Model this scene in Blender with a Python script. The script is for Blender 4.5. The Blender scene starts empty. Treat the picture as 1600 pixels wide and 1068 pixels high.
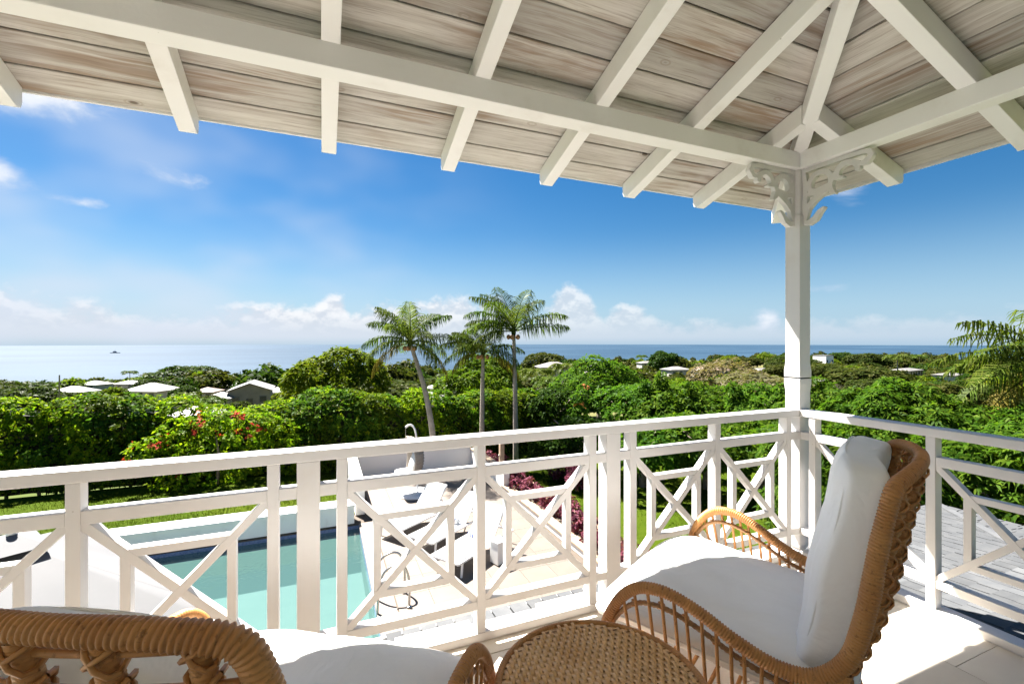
import bpy, bmesh, math, random
import numpy as np
from mathutils import Vector, Matrix
R = math.radians
random.seed(7)
rng = np.random.default_rng(11)
scene = bpy.context.scene
col = scene.collection

# ------------------------------------------------------------------ camera
EYE = 1.54
YAW = R(22.6)
cam_d = bpy.data.cameras.new('camera')
cam_d.sensor_width = 36.0
cam_d.lens = 16.0
cam_d.clip_start = 0.02
cam_d.clip_end = 60000
cam = bpy.data.objects.new('camera', cam_d)
cam.location = (0, 0, EYE)
cam.rotation_euler = (R(90), 0, -YAW)
col.objects.link(cam)
scene.camera = cam

# ------------------------------------------------------------------ light
SUN_AZ = R(-25.0)      # from +Y towards +X
SUN_EL = R(55.0)
EXPOSURE = 2.75
world = bpy.data.worlds.new('World')
scene.world = world
world.use_nodes = True
scene.view_settings.view_transform = 'Standard'
scene.view_settings.look = 'None'
scene.view_settings.exposure = EXPOSURE
scene.view_settings.gamma = 1.0
scene.view_settings.use_curve_mapping = False
scene.cycles.max_bounces = 6
scene.cycles.diffuse_bounces = 4
scene.cycles.glossy_bounces = 2
scene.cycles.transmission_bounces = 4
scene.cycles.transparent_max_bounces = 6
world.cycles.sampling_method = 'MANUAL'
world.cycles.sample_map_resolution = 512

sun_d = bpy.data.lights.new('sun', 'SUN')
sun_d.energy = 4.5
sun_d.angle = R(0.5)
sun_d.color = (1.0, 0.955, 0.89)
sun = bpy.data.objects.new('sun', sun_d)
sdir = Vector((math.sin(SUN_AZ) * math.cos(SUN_EL), math.cos(SUN_AZ) * math.cos(SUN_EL), math.sin(SUN_EL)))
sun.rotation_euler = sdir.to_track_quat('Z', 'Y').to_euler()
sun.location = (0, 0, 60)
col.objects.link(sun)


class NT:
    """small helper to write node trees"""
    def __init__(self, tree):
        self.t = tree
        self.n = tree.nodes
        self.l = tree.links

    def node(self, typ, **kw):
        nd = self.n.new(typ)
        for k, v in kw.items():
            setattr(nd, k, v)
        return nd

    def put(self, sock, v):
        if hasattr(v, 'is_linked') or isinstance(v, bpy.types.NodeSocket):
            self.l.new(v, sock)
        else:
            try:
                sock.default_value = v
            except Exception:
                sock.default_value = (*v, 1.0)

    def math(self, op, a, b=None, c=None, clamp=False):
        nd = self.node('ShaderNodeMath', operation=op, use_clamp=clamp)
        self.put(nd.inputs[0], a)
        if b is not None:
            self.put(nd.inputs[1], b)
        if c is not None:
            self.put(nd.inputs[2], c)
        return nd.outputs[0]

    def vmath(self, op, a, b=None):
        nd = self.node('ShaderNodeVectorMath', operation=op)
        self.put(nd.inputs[0], a)
        if b is not None:
            self.put(nd.inputs[1], b)
        return nd.outputs[0]

    def mix(self, f, a, b, blend='MIX'):
        nd = self.node('ShaderNodeMix', data_type='RGBA', blend_type=blend)
        self.put(nd.inputs['Factor'], f)
        self.put(nd.inputs[6], a)
        self.put(nd.inputs[7], b)
        return nd.outputs[2]

    def noise(self, vec, scale, detail=4, rough=0.55, dist=0.0):
        nd = self.node('ShaderNodeTexNoise')
        if vec is not None:
            self.l.new(vec, nd.inputs['Vector'])
        nd.inputs['Scale'].default_value = scale
        nd.inputs['Detail'].default_value = detail
        nd.inputs['Roughness'].default_value = rough
        nd.inputs['Distortion'].default_value = dist
        return nd.outputs['Fac']

    def ramp(self, f, *stops):
        nd = self.node('ShaderNodeValToRGB')
        el = nd.color_ramp.elements
        while len(el) < len(stops):
            el.new(0.5)
        for e, (p, c) in zip(el, stops):
            e.position = p
            e.color = (*c, 1) if len(c) == 3 else c
        self.put(nd.inputs[0], f)
        return nd.outputs[0]

    def step(self, f, lo, hi):
        nd = self.node('ShaderNodeMapRange', interpolation_type='SMOOTHSTEP')
        self.put(nd.inputs[0], f)
        nd.inputs[1].default_value = lo
        nd.inputs[2].default_value = hi
        return nd.outputs[0]

    def comb(self, x, y, z):
        nd = self.node('ShaderNodeCombineXYZ')
        for i, v in enumerate((x, y, z)):
            self.put(nd.inputs[i], v)
        return nd.outputs[0]

    def sep(self, v):
        nd = self.node('ShaderNodeSeparateXYZ')
        self.l.new(v, nd.inputs[0])
        return nd.outputs


# ---- sky: physical sky plus clouds laid out by bearing and elevation (degrees)
def build_sky():
    N = NT(world.node_tree)
    N.n.clear()
    out = N.node('ShaderNodeOutputWorld')
    bg = N.node('ShaderNodeBackground')
    bg.inputs[1].default_value = 0.05
    N.l.new(bg.outputs[0], out.inputs[0])
    sky = N.node('ShaderNodeTexSky', sky_type='NISHITA')
    sky.sun_disc = False
    sky.sun_elevation = SUN_EL
    sky.sun_rotation = SUN_AZ
    sky.altitude = 40
    sky.air_density = 1.0
    sky.dust_density = 0.35
    sky.ozone_density = 2.2
    hs = N.node('ShaderNodeHueSaturation')
    hs.inputs['Saturation'].default_value = 1.45
    hs.inputs['Value'].default_value = 0.345
    N.l.new(sky.outputs[0], hs.inputs['Color'])
    tc = N.node('ShaderNodeTexCoord')
    d = tc.outputs['Generated']
    x, y, z = N.sep(d)
    az = N.math('MULTIPLY', N.math('ARCTAN2', x, y), 57.2958)
    el = N.math('MULTIPLY', N.math('ARCSINE', z), 57.2958)
    hz = N.math('MULTIPLY', N.step(el, 14.0, -1.0), 0.80)
    skyc = N.mix(hz, hs.outputs[0], (1.22, 1.9, 2.65, 1))
    p = N.comb(N.math('MULTIPLY', az, 0.16), N.math('MULTIPLY', el, 0.30), 0.0)
    n1 = N.noise(p, 1.0, 5, 0.58, 0.25)
    n_lo = N.noise(p, 0.45, 2, 0.5)
    # single clouds: bearing, elevation, half-width, half-height, weight
    puffs = [(-25.4, 20.5, 4.6, 2.0, 1.0), (-26.2, 13.9, 2.4, 1.0, .80), (-20.5, 12.6, 2.2, .6, .62),
             (-13.5, 16.2, 4.0, 1.0, .55), (58.8, 15.1, 2.2, 1.4, .62), (67.5, 8.3, 1.8, .7, .5),
             (57.0, 5.6, 3.0, .5, .34), (52.0, 2.6, 1.6, 1.2, .62)]
    tot = None
    for a, e, wa, we, wt in puffs:
        qa = N.math('DIVIDE', N.math('SUBTRACT', az, a), wa)
        qe = N.math('DIVIDE', N.math('SUBTRACT', el, e), we)
        q = N.math('ADD', N.math('MULTIPLY', qa, qa), N.math('MULTIPLY', qe, qe))
        m = N.math('MULTIPLY', N.math('EXPONENT', N.math('MULTIPLY', q, -0.6)), wt)
        tot = m if tot is None else N.math('ADD', tot, m)
    dens = N.math('ADD', tot, N.math('MULTIPLY', N.math('SUBTRACT', n1, 0.5), 1.5))
    puff = N.math('MULTIPLY', N.step(dens, 0.30, 0.85), N.step(tot, 0.03, 0.25))
    # the bank of cumulus above the sea: its top rises and falls with bearing
    banks = [(-28, 4.6, 16), (-4, 4.6, 10), (1, 6.2, 3.0), (8, 5.0, 10), (15, 6.2, 5.0), (20.5, 6.0, 3.5), (30, 7.2, 4.5), (37, 4.8, 5), (60, 2.4, 18), (90, 3.0, 22)]
    top = None
    for a, h, wa in banks:
        qa = N.math('DIVIDE', N.math('SUBTRACT', az, a), wa)
        m = N.math('MULTIPLY', N.math('EXPONENT', N.math('MULTIPLY', N.math('MULTIPLY', qa, qa), -1.0)), h)
        top = m if top is None else N.math('MAXIMUM', top, m)
    top = N.math('MAXIMUM', top, 2.6)  # low bank carried all round, out of view too, to add ambient light
    p2 = N.comb(N.math('MULTIPLY', az, 0.30), N.math('MULTIPLY', el, 0.42), 3.1)
    n2 = N.noise(p2, 1.0, 5, 0.6, 0.15)
    edge = N.math('ADD', N.math('SUBTRACT', top, el), N.math('MULTIPLY', N.math('SUBTRACT', n2, 0.50), 5.5))
    bank = N.math('MULTIPLY', N.step(edge, -0.3, 1.5), N.step(el, -0.5, 0.8))
    p3 = N.comb(N.math('MULTIPLY', az, 0.30), N.math('MULTIPLY', N.math('ADD', el, 0.7), 0.42), 3.1)
    n3 = N.noise(p3, 1.0, 3, 0.6, 0.15)
    shade = N.step(N.math('SUBTRACT', n2, n3), -0.10, 0.10)
    lowfade = N.step(el, 0.5, 4.0)
    ccol = N.mix(shade, (2.1, 2.25, 2.5, 1), (3.0, 3.0, 3.05, 1))
    hazec = (2.1, 2.3, 2.6, 1)
    ccol2 = N.mix(lowfade, hazec, ccol)
    dim = N.step(az, 75.0, -8.0)
    c = N.mix(N.math('MULTIPLY', bank, N.math('ADD', 0.40, N.math('MULTIPLY', dim, 0.55))), skyc, ccol2)
    # thin veil, thicker towards the sun's side
    veil = N.math('MULTIPLY', N.step(n_lo, 0.35, 0.75), N.math('MULTIPLY', N.step(az, 30.0, -30.0), N.step(el, 44.0, 1.0)))
    c = N.mix(N.math('MULTIPLY', veil, 0.80), c, (2.15, 2.4, 2.8, 1))
    pc = N.mix(N.step(dens, 0.4, 1.1), (2.15, 2.4, 2.85, 1), (3.25, 3.25, 3.25, 1))
    c = N.mix(N.math('MULTIPLY', puff, 0.85), c, pc)
    N.l.new(c, bg.inputs[0])


build_sky()

# ------------------------------------------------------------------ materials
MATS = {}


def mat_new(name):
    m = bpy.data.materials.new(name)
    m.use_nodes = True
    N = NT(m.node_tree)
    b = N.n['Principled BSDF']
    MATS[name] = m
    return m, N, b


def bump(N, b, h, strength=0.2, dist=0.01):
    nd = N.node('ShaderNodeBump')
    nd.inputs['Strength'].default_value = strength
    nd.inputs['Distance'].default_value = dist
    N.put(nd.inputs['Height'], h)
    N.l.new(nd.outputs[0], b.inputs['Normal'])
    return nd


def objcoord(N, rand=True):
    tc = N.node('ShaderNodeTexCoord')
    v = tc.outputs['Object']
    if rand:
        oi = N.node('ShaderNodeObjectInfo')
        off = N.math('MULTIPLY', oi.outputs['Random'], 37.0)
        v = N.vmath('ADD', v, N.comb(off, off, off))
        return v, oi.outputs['Random']
    return v, None


def scaled(N, v, s):
    return N.vmath('MULTIPLY', v, s)


def make_paint(name, base, dirt, rough=0.42, spots=True):
    m, N, b = mat_new(name)
    g = N.node('ShaderNodeNewGeometry')
    pos = g.outputs['Position']
    n1 = N.noise(pos, 3.0, 5, 0.6)
    n2 = N.noise(scaled(N, pos, (6, 6, 60)), 1.0, 3, 0.6)
    f = N.step(n1, 0.52, 0.85)
    c = N.mix(N.math('MULTIPLY', f, 0.55), base, dirt)
    if spots:
        v = N.node('ShaderNodeTexVoronoi')
        N.l.new(pos, v.inputs['Vector'])
        v.inputs['Scale'].default_value = 7.0
        sp = N.step(v.outputs['Distance'], 0.030, 0.018)
        c = N.mix(N.math('MULTIPLY', sp, 0.55), c, (0.25, 0.2, 0.14, 1))
    N.l.new(c, b.inputs['Base Color'])
    N.put(b.inputs['Roughness'], N.math('ADD', N.math('MULTIPLY', n1, 0.25), rough - 0.1))
    bump(N, b, N.math('ADD', n2, N.noise(pos, 60, 2)), 0.12, 0.004)
    return m


make_paint('white_paint', (0.61, 0.595, 0.585, 1), (0.54, 0.49, 0.43, 1))
make_paint('beam_paint', (0.82, 0.805, 0.80, 1), (0.58, 0.53, 0.48, 1))
make_paint('plaster', (0.84, 0.82, 0.78, 1), (0.60, 0.55, 0.48, 1), 0.8, False)
make_paint('white_metal', (0.80, 0.80, 0.79, 1), (0.66, 0.64, 0.6, 1), 0.4, False)


def make_plank():
    m, N, b = mat_new('whitewashed_board')
    v, rnd = objcoord(N)
    v2 = N.vmath('ADD', v, N.vmath('MULTIPLY', N.comb(N.noise(v, 1.4, 2), N.noise(v, 2.1, 2), 0.0), (0.0, 0.035, 0.0)))
    grain = N.noise(scaled(N, v2, (0.9, 26, 26)), 1.0, 6, 0.65, 0.6)
    fine = N.noise(scaled(N, v2, (4, 150, 150)), 1.0, 3, 0.7)
    blot = N.noise(scaled(N, v, (0.8, 3.2, 3.2)), 1.0, 4, 0.6, 0.4)
    c = N.ramp(grain, (0.28, (0.27, 0.225, 0.19)), (0.44, (0.46, 0.415, 0.375)), (0.60, (0.58, 0.545, 0.505)), (0.8, (0.66, 0.63, 0.595)))
    wash = N.step(blot, 0.42, 0.7)
    c = N.mix(N.math('MULTIPLY', wash, 0.55), c, (0.70, 0.665, 0.62, 1))
    worn = N.math('MULTIPLY', N.step(blot, 0.52, 0.34), N.step(grain, 0.66, 0.38))
    c = N.mix(N.math('MULTIPLY', worn, 0.9), c, (0.30, 0.195, 0.130, 1))
    c = N.mix(N.math('MULTIPLY', N.step(fine, 0.52, 0.68), 0.5), c, (0.25, 0.20, 0.16, 1))
    # knots
    vo = N.node('ShaderNodeTexVoronoi')
    N.l.new(scaled(N, v2, (2.6, 5.2, 1.0)), vo.inputs['Vector'])
    vo.inputs['Scale'].default_value = 1.0
    vo.inputs['Randomness'].default_value = 1.0
    kd = vo.outputs['Distance']
    kn = N.step(kd, 0.085, 0.045)
    ring = N.math('MULTIPLY', N.step(N.math('SINE', N.math('MULTIPLY', kd, 75.0)), 0.1, 0.9), N.step(kd, 0.22, 0.06))
    c = N.mix(N.math('MULTIPLY', ring, 0.42), c, (0.27, 0.2, 0.14, 1))
    c = N.mix(N.math('MULTIPLY', kn, 0.85), c, (0.085, 0.055, 0.036, 1))
    tone = N.math('ADD', 0.70, N.math('MULTIPLY', rnd, 0.36))
    c = N.mix(1.0, c, N.comb(tone, tone, tone), 'MULTIPLY')
    N.l.new(c, b.inputs['Base Color'])
    b.inputs['Roughness'].default_value = 0.75
    bump(N, b, N.math('ADD', grain, N.math('MULTIPLY', fine, 0.5)), 0.35, 0.004)


make_plank()


def make_simple(name, base, vary=None, scale=5.0, rough=0.6, bumpv=0.0, bscale=40.0, rnd=0.0, **kw):
    m, N, b = mat_new(name)
    v, r = objcoord(N)
    n = N.noise(v, scale, 5, 0.6)
    c = N.mix(N.step(n, 0.3, 0.75), (*base, 1), (*(vary or base), 1))
    if rnd:
        t = N.math('ADD', 1.0 - rnd / 2, N.math('MULTIPLY', r, rnd))
        c = N.mix(1.0, c, N.comb(t, t, t), 'MULTIPLY')
    N.l.new(c, b.inputs['Base Color'])
    b.inputs['Roughness'].default_value = rough
    for k, val in kw.items():
        b.inputs[k.replace('_', ' ')].default_value = val
    if bumpv:
        bump(N, b, N.noise(v, bscale, 4, 0.6), bumpv, 0.01)
    return m


make_simple('floor_tile', (0.70, 0.63, 0.535), (0.76, 0.70, 0.60), 3.0, 0.45, 0.05, 60, 0.10)
make_simple('terrace_tile', (0.120, 0.094, 0.074), (0.137, 0.110, 0.089), 2.0, 0.6, 0.05, 60, 0.10)
make_simple('coping_stone', (0.145, 0.120, 0.098), (0.165, 0.138, 0.115), 2.0, 0.6, 0.05, 60, 0.06)
make_simple('grout', (0.075, 0.056, 0.041), (0.09, 0.07, 0.052), 6.0, 0.9)
make_simple('roof_deck', (0.05, 0.045, 0.04), (0.07, 0.06, 0.05), 3.0, 0.9)
make_simple('shingle', (0.050, 0.053, 0.057), (0.074, 0.076, 0.078), 6.0, 0.85, 0.3, 30, 0.5)
make_simple('shingle_gap', (0.012, 0.012, 0.012), (0.02, 0.02, 0.02), 6.0, 0.9)
make_simple('pool_plaster', (0.15, 0.155, 0.148), (0.18, 0.18, 0.17), 1.2, 0.7)
make_simple('pool_band_tile', (0.10, 0.14, 0.30), (0.20, 0.25, 0.40), 30.0, 0.25)
make_simple('timber_edge', (0.30, 0.205, 0.135), (0.40, 0.29, 0.20), 6.0, 0.8, 0.2, 40)
make_simple('dark_core', (0.014, 0.013, 0.008), (0.022, 0.020, 0.011), 6.0, 0.95, 0.5, 20)  # dark filler for the added light-blocking core inside the hedge
make_simple('soil', (0.06, 0.045, 0.032), (0.10, 0.075, 0.05), 4.0, 0.95, 0.4, 20)
make_simple('black_metal', (0.015, 0.015, 0.016), (0.03, 0.03, 0.03), 8.0, 0.4)
make_simple('steel', (0.45, 0.44, 0.42), (0.5, 0.5, 0.48), 8.0, 0.25, 0, 40, 0, Metallic=0.9)
make_simple('sling_fabric', (0.60, 0.60, 0.59), (0.56, 0.56, 0.55), 8.0, 0.8, 0.1, 200)
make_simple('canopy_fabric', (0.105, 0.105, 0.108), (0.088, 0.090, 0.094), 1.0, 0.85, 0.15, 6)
make_simple('bark', (0.17, 0.13, 0.095), (0.27, 0.22, 0.17), 9.0, 0.9, 0.5, 14)
make_simple('grey_wicker', (0.30, 0.25, 0.20), (0.42, 0.36, 0.30), 30.0, 0.7, 0.4, 90)
make_simple('pale_roof', (0.12, 0.112, 0.105), (0.17, 0.162, 0.154), 0.5, 0.6, 0.2, 3, 0.25)
make_simple('pink_roof', (0.13, 0.082, 0.066), (0.16, 0.115, 0.098), 0.5, 0.7, 0.2, 3)
make_simple('pale_wall', (0.40, 0.37, 0.33), (0.46, 0.44, 0.40), 0.6, 0.8, 0, 3, 0.25)
make_simple('block_wall', (0.22, 0.18, 0.15), (0.27, 0.23, 0.19), 0.8, 0.85, 0.2, 6)
make_simple('dark_glass', (0.03, 0.035, 0.04), (0.05, 0.055, 0.06), 2.0, 0.15)
make_simple('ship_grey', (0.16, 0.17, 0.19), (0.22, 0.23, 0.25), 0.2, 0.6)


def make_wicker(name, a, bcol, dark):
    m, N, b = mat_new(name)
    v, r = objcoord(N)
    n = N.noise(v, 9.0, 4, 0.6)
    n2 = N.noise(scaled(N, v, (1, 1, 1)), 90.0, 3, 0.65)
    c = N.mix(N.step(n, 0.3, 0.7), (*a, 1), (*bcol, 1))
    c = N.mix(N.math('MULTIPLY', N.step(n2, 0.54, 0.70), 0.55), c, (*dark, 1))
    N.l.new(c, b.inputs['Base Color'])
    N.put(b.inputs['Roughness'], N.math('ADD', 0.36, N.math('MULTIPLY', n2, 0.25)))
    bump(N, b, n2, 0.25, 0.002)
    return m


make_wicker('rattan', (0.41, 0.175, 0.046), (0.53, 0.255, 0.078), (0.12, 0.042, 0.010))
make_wicker('rattan_core', (0.26, 0.125, 0.045), (0.34, 0.18, 0.07), (0.11, 0.05, 0.018))
make_wicker('rattan_weave', (0.70, 0.40, 0.165), (0.84, 0.54, 0.27), (0.34, 0.16, 0.055))


def make_cushion():
    m, N, b = mat_new('cushion_cloth')
    v, r = objcoord(N)
    wr = N.noise(scaled(N, v, (5, 3, 5)), 1.0, 4, 0.55, 0.8)
    w = N.node('ShaderNodeTexWave')
    N.l.new(v, w.inputs['Vector'])
    w.inputs['Scale'].default_value = 300.0
    c = N.mix(N.step(wr, 0.3, 0.8), (0.92, 0.905, 0.88, 1), (0.88, 0.865, 0.84, 1))
    N.l.new(c, b.inputs['Base Color'])
    b.inputs['Roughness'].default_value = 0.9
    b.inputs['Sheen Weight'].default_value = 0.2
    bump(N, b, N.math('ADD', N.math('MULTIPLY', wr, 6.0), N.math('MULTIPLY', w.outputs['Fac'], 0.02)), 0.22, 0.012)


make_cushion()


def make_leaf(name, c1, c2, c3, trans=0.35, rough=0.45):
    m, N, b = mat_new(name)
    g = N.node('ShaderNodeNewGeometry')
    oi = N.node('ShaderNodeObjectInfo')
    r = N.math('FRACT', N.math('ADD', g.outputs['Random Per Island'], oi.outputs['Random']))
    patch = N.noise(g.outputs['Position'], 0.55, 3, 0.6)
    c = N.ramp(r, (0.0, c1), (0.55, c2), (1.0, c3))
    k = N.math('ADD', 0.70, N.math('MULTIPLY', patch, 0.62))
    k2 = N.math('MULTIPLY', k, N.math('ADD', 0.86, N.math('MULTIPLY', oi.outputs['Random'], 0.28)))
    c = N.mix(1.0, c, N.comb(k2, k, k), 'MULTIPLY')
    N.l.new(c, b.inputs['Base Color'])
    b.inputs['Roughness'].default_value = rough
    b.inputs['Specular IOR Level'].default_value = 0.02
    tr = N.node('ShaderNodeBsdfTranslucent')
    tcol = N.mix(1.0, c, (1.15, 1.25, 0.55, 1), 'MULTIPLY')
    N.l.new(tcol, tr.inputs[0])
    mx = N.node('ShaderNodeMixShader')
    mx.inputs[0].default_value = trans
    N.l.new(b.outputs[0], mx.inputs[1])
    N.l.new(tr.outputs[0], mx.inputs[2])
    N.l.new(mx.outputs[0], N.n['Material Output'].inputs[0])
    return m


make_leaf('leaf_hedge', (0.0525, 0.1091, 0.0072), (0.1241, 0.1835, 0.0083), (0.2407, 0.2614, 0.0120), 0.5)
make_leaf('leaf_mango', (0.0362, 0.0693, 0.0061), (0.0753, 0.1115, 0.0072), (0.1265, 0.1477, 0.0120), 0.45)
make_leaf('leaf_pinnate', (0.0221, 0.0580, 0.0069), (0.0448, 0.0975, 0.0084), (0.0790, 0.1318, 0.0127), 0.45)
make_leaf('leaf_broad', (0.0241, 0.0636, 0.0080), (0.0523, 0.1105, 0.0107), (0.0870, 0.1440, 0.0146), 0.45)
make_leaf('leaf_far', (0.0192, 0.0327, 0.0069), (0.0365, 0.0481, 0.0100), (0.0577, 0.0634, 0.0173))
make_leaf('leaf_dark', (0.0130, 0.0302, 0.0056), (0.0256, 0.0488, 0.0074), (0.0418, 0.0651, 0.0102))
make_leaf('leaf_dry', (0.0952, 0.0756, 0.0420), (0.1288, 0.1064, 0.0560), (0.0896, 0.0896, 0.0392))
make_leaf('leaf_palm', (0.0409, 0.0682, 0.0109), (0.0682, 0.1010, 0.0164), (0.1091, 0.1283, 0.0328), 0.4, 0.35)
make_leaf('leaf_palm_old', (0.1054, 0.0992, 0.0186), (0.1426, 0.1240, 0.0217), (0.1736, 0.1364, 0.0310), 0.35, 0.4)
make_leaf('leaf_purple', (0.0600, 0.0112, 0.0240), (0.1200, 0.0280, 0.0480), (0.2080, 0.0720, 0.0960), 0.25)
make_leaf('petal_red', (0.3200, 0.0280, 0.0200), (0.3840, 0.0560, 0.0400), (0.4000, 0.0960, 0.0480), 0.3)
make_leaf('petal_orange', (0.3360, 0.1040, 0.0320), (0.4000, 0.1440, 0.0480), (0.3600, 0.0800, 0.0320), 0.3)
make_leaf('grass_blade', (0.0253, 0.0446, 0.0036), (0.0372, 0.0595, 0.0048), (0.0536, 0.0714, 0.0089), 0.3)


def make_lawn():
    m, N, b = mat_new('lawn')
    g = N.node('ShaderNodeNewGeometry')
    pos = g.outputs['Position']
    n1 = N.noise(pos, 0.6, 4, 0.6)
    n2 = N.noise(pos, 9.0, 5, 0.7)
    c = N.mix(N.step(n1, 0.3, 0.7), (0.030, 0.052, 0.003, 1), (0.045, 0.066, 0.004, 1))
    c = N.mix(N.math('MULTIPLY', N.step(n2, 0.52, 0.75), 0.6), c, (0.062, 0.074, 0.008, 1))
    N.l.new(c, b.inputs['Base Color'])
    b.inputs['Roughness'].default_value = 0.95
    b.inputs['Specular IOR Level'].default_value = 0.03
    bump(N, b, N.noise(pos, 30, 4, 0.7), 0.6, 0.03)


make_lawn()


def make_ground():
    m, N, b = mat_new('hillside')
    g = N.node('ShaderNodeNewGeometry')
    pos = g.outputs['Position']
    n1 = N.noise(pos, 0.03, 5, 0.6)
    n2 = N.noise(pos, 0.4, 5, 0.65)
    c = N.mix(N.step(n1, 0.35, 0.65), (0.055, 0.075, 0.020, 1), (0.15, 0.125, 0.06, 1))
    c = N.mix(N.math('MULTIPLY', n2, 0.6), c, (0.05, 0.07, 0.018, 1))
    N.l.new(c, b.inputs['Base Color'])
    b.inputs['Roughness'].default_value = 0.95
    b.inputs['Specular IOR Level'].default_value = 0.03


make_ground()


def make_sea():
    m, N, b = mat_new('sea_water')
    g = N.node('ShaderNodeNewGeometry')
    pos = g.outputs['Position']
    sw = N.noise(scaled(N, pos, (0.0012, 0.0030, 1)), 1.0, 5, 0.6)
    c = N.mix(N.step(sw, 0.38, 0.66), (0.015, 0.034, 0.058, 1), (0.024, 0.048, 0.076, 1))
    N.l.new(c, b.inputs['Base Color'])
    b.inputs['Roughness'].default_value = 0.50
    b.inputs['Specular IOR Level'].default_value = 0.16
    b.inputs['IOR'].default_value = 1.33
    h = N.math('ADD', N.noise(scaled(N, pos, (0.05, 0.11, 1)), 1.0, 4, 0.6), N.math('MULTIPLY', N.noise(scaled(N, pos, (0.35, 0.5, 1)), 1.0, 3, 0.6), 0.35))
    bump(N, b, h, 0.5, 2.0)


make_sea()


def make_pool_water():
    m, N, b = mat_new('pool_water')
    N.n.remove(b)
    g = N.node('ShaderNodeNewGeometry')
    pos = g.outputs['Position']
    bp = N.node('ShaderNodeBump')
    bp.inputs['Strength'].default_value = 0.25
    bp.inputs['Distance'].default_value = 0.05
    h = N.math('ADD', N.noise(pos, 3.0, 3, 0.5, 0.6), N.math('MULTIPLY', N.noise(pos, 14.0, 3, 0.5), 0.3))
    N.l.new(h, bp.inputs['Height'])
    tr = N.node('ShaderNodeBsdfTransparent')
    tr.inputs[0].default_value = (0.62, 0.80, 0.785, 1)
    df = N.node('ShaderNodeBsdfDiffuse')
    df.inputs[0].default_value = (0.085, 0.175, 0.160, 1)
    bd = N.node('ShaderNodeMixShader')
    bd.inputs[0].default_value = 0.36
    N.l.new(tr.outputs[0], bd.inputs[1])
    N.l.new(df.outputs[0], bd.inputs[2])
    gl = N.node('ShaderNodeBsdfGlossy')
    gl.inputs['Roughness'].default_value = 0.05
    N.l.new(bp.outputs[0], gl.inputs['Normal'])
    fr = N.node('ShaderNodeFresnel')
    fr.inputs[0].default_value = 1.33
    N.l.new(bp.outputs[0], fr.inputs['Normal'])
    mx = N.node('ShaderNodeMixShader')
    N.l.new(fr.outputs[0], mx.inputs[0])
    N.l.new(bd.outputs[0], mx.inputs[1])
    N.l.new(gl.outputs[0], mx.inputs[2])
    N.l.new(mx.outputs[0], N.n['Material Output'].inputs[0])


make_pool_water()


def make_towel():
    m, N, b = mat_new('striped_towel')
    tc = N.node('ShaderNodeTexCoord')
    x, y, z = N.sep(tc.outputs['Object'])
    s = N.step(N.math('SINE', N.math('MULTIPLY', x, 70.0)), -0.2, 0.2)
    N.l.new(N.mix(s, (0.03, 0.06, 0.30, 1), (0.78, 0.79, 0.80, 1)), b.inputs['Base Color'])
    b.inputs['Roughness'].default_value = 0.95
    bump(N, b, N.noise(tc.outputs['Object'], 120, 3), 0.4, 0.005)


make_towel()

# ------------------------------------------------------------------ mesh helpers


def tag(o, label=None, cat=None, group=None, kind=None):
    if label:
        o['label'] = label
    if cat:
        o['category'] = cat
    if group:
        o['group'] = group
    if kind:
        o['kind'] = kind
    return o


def empty(name, loc=(0, 0, 0), rz=0.0):
    o = bpy.data.objects.new(name, None)
    o.location = loc
    o.rotation_euler = (0, 0, rz)
    o.empty_display_size = 0.2
    col.objects.link(o)
    return o


def link_mesh(name, me, material, parent=None, smooth=False, bevel=0.0):
    o = bpy.data.objects.new(name, me)
    if material is not None and not me.materials:
        me.materials.append(MATS[material])
    if smooth:
        me.polygons.foreach_set('use_smooth', [True] * len(me.polygons))
    col.objects.link(o)
    if parent is not None:
        o.parent = parent
    if bevel:
        md = o.modifiers.new('bevel', 'BEVEL')
        md.width = bevel
        md.segments = 2
        md.limit_method = 'ANGLE'
        md.angle_limit = R(35)
    return o


def mesh_np(name, V, F):
    V = np.asarray(V, np.float32)
    F = np.asarray(F, np.int32)
    me = bpy.data.meshes.new(name)
    k = F.shape[1]
    me.vertices.add(len(V))
    me.vertices.foreach_set('co', V.ravel())
    me.loops.add(F.size)
    me.loops.foreach_set('vertex_index', F.ravel())
    me.polygons.add(len(F))
    me.polygons.foreach_set('loop_start', np.arange(0, F.size, k, dtype=np.int32))
    me.polygons.foreach_set('loop_total', np.full(len(F), k, np.int32))
    me.update(calc_edges=True)
    me.validate()
    return me


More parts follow.
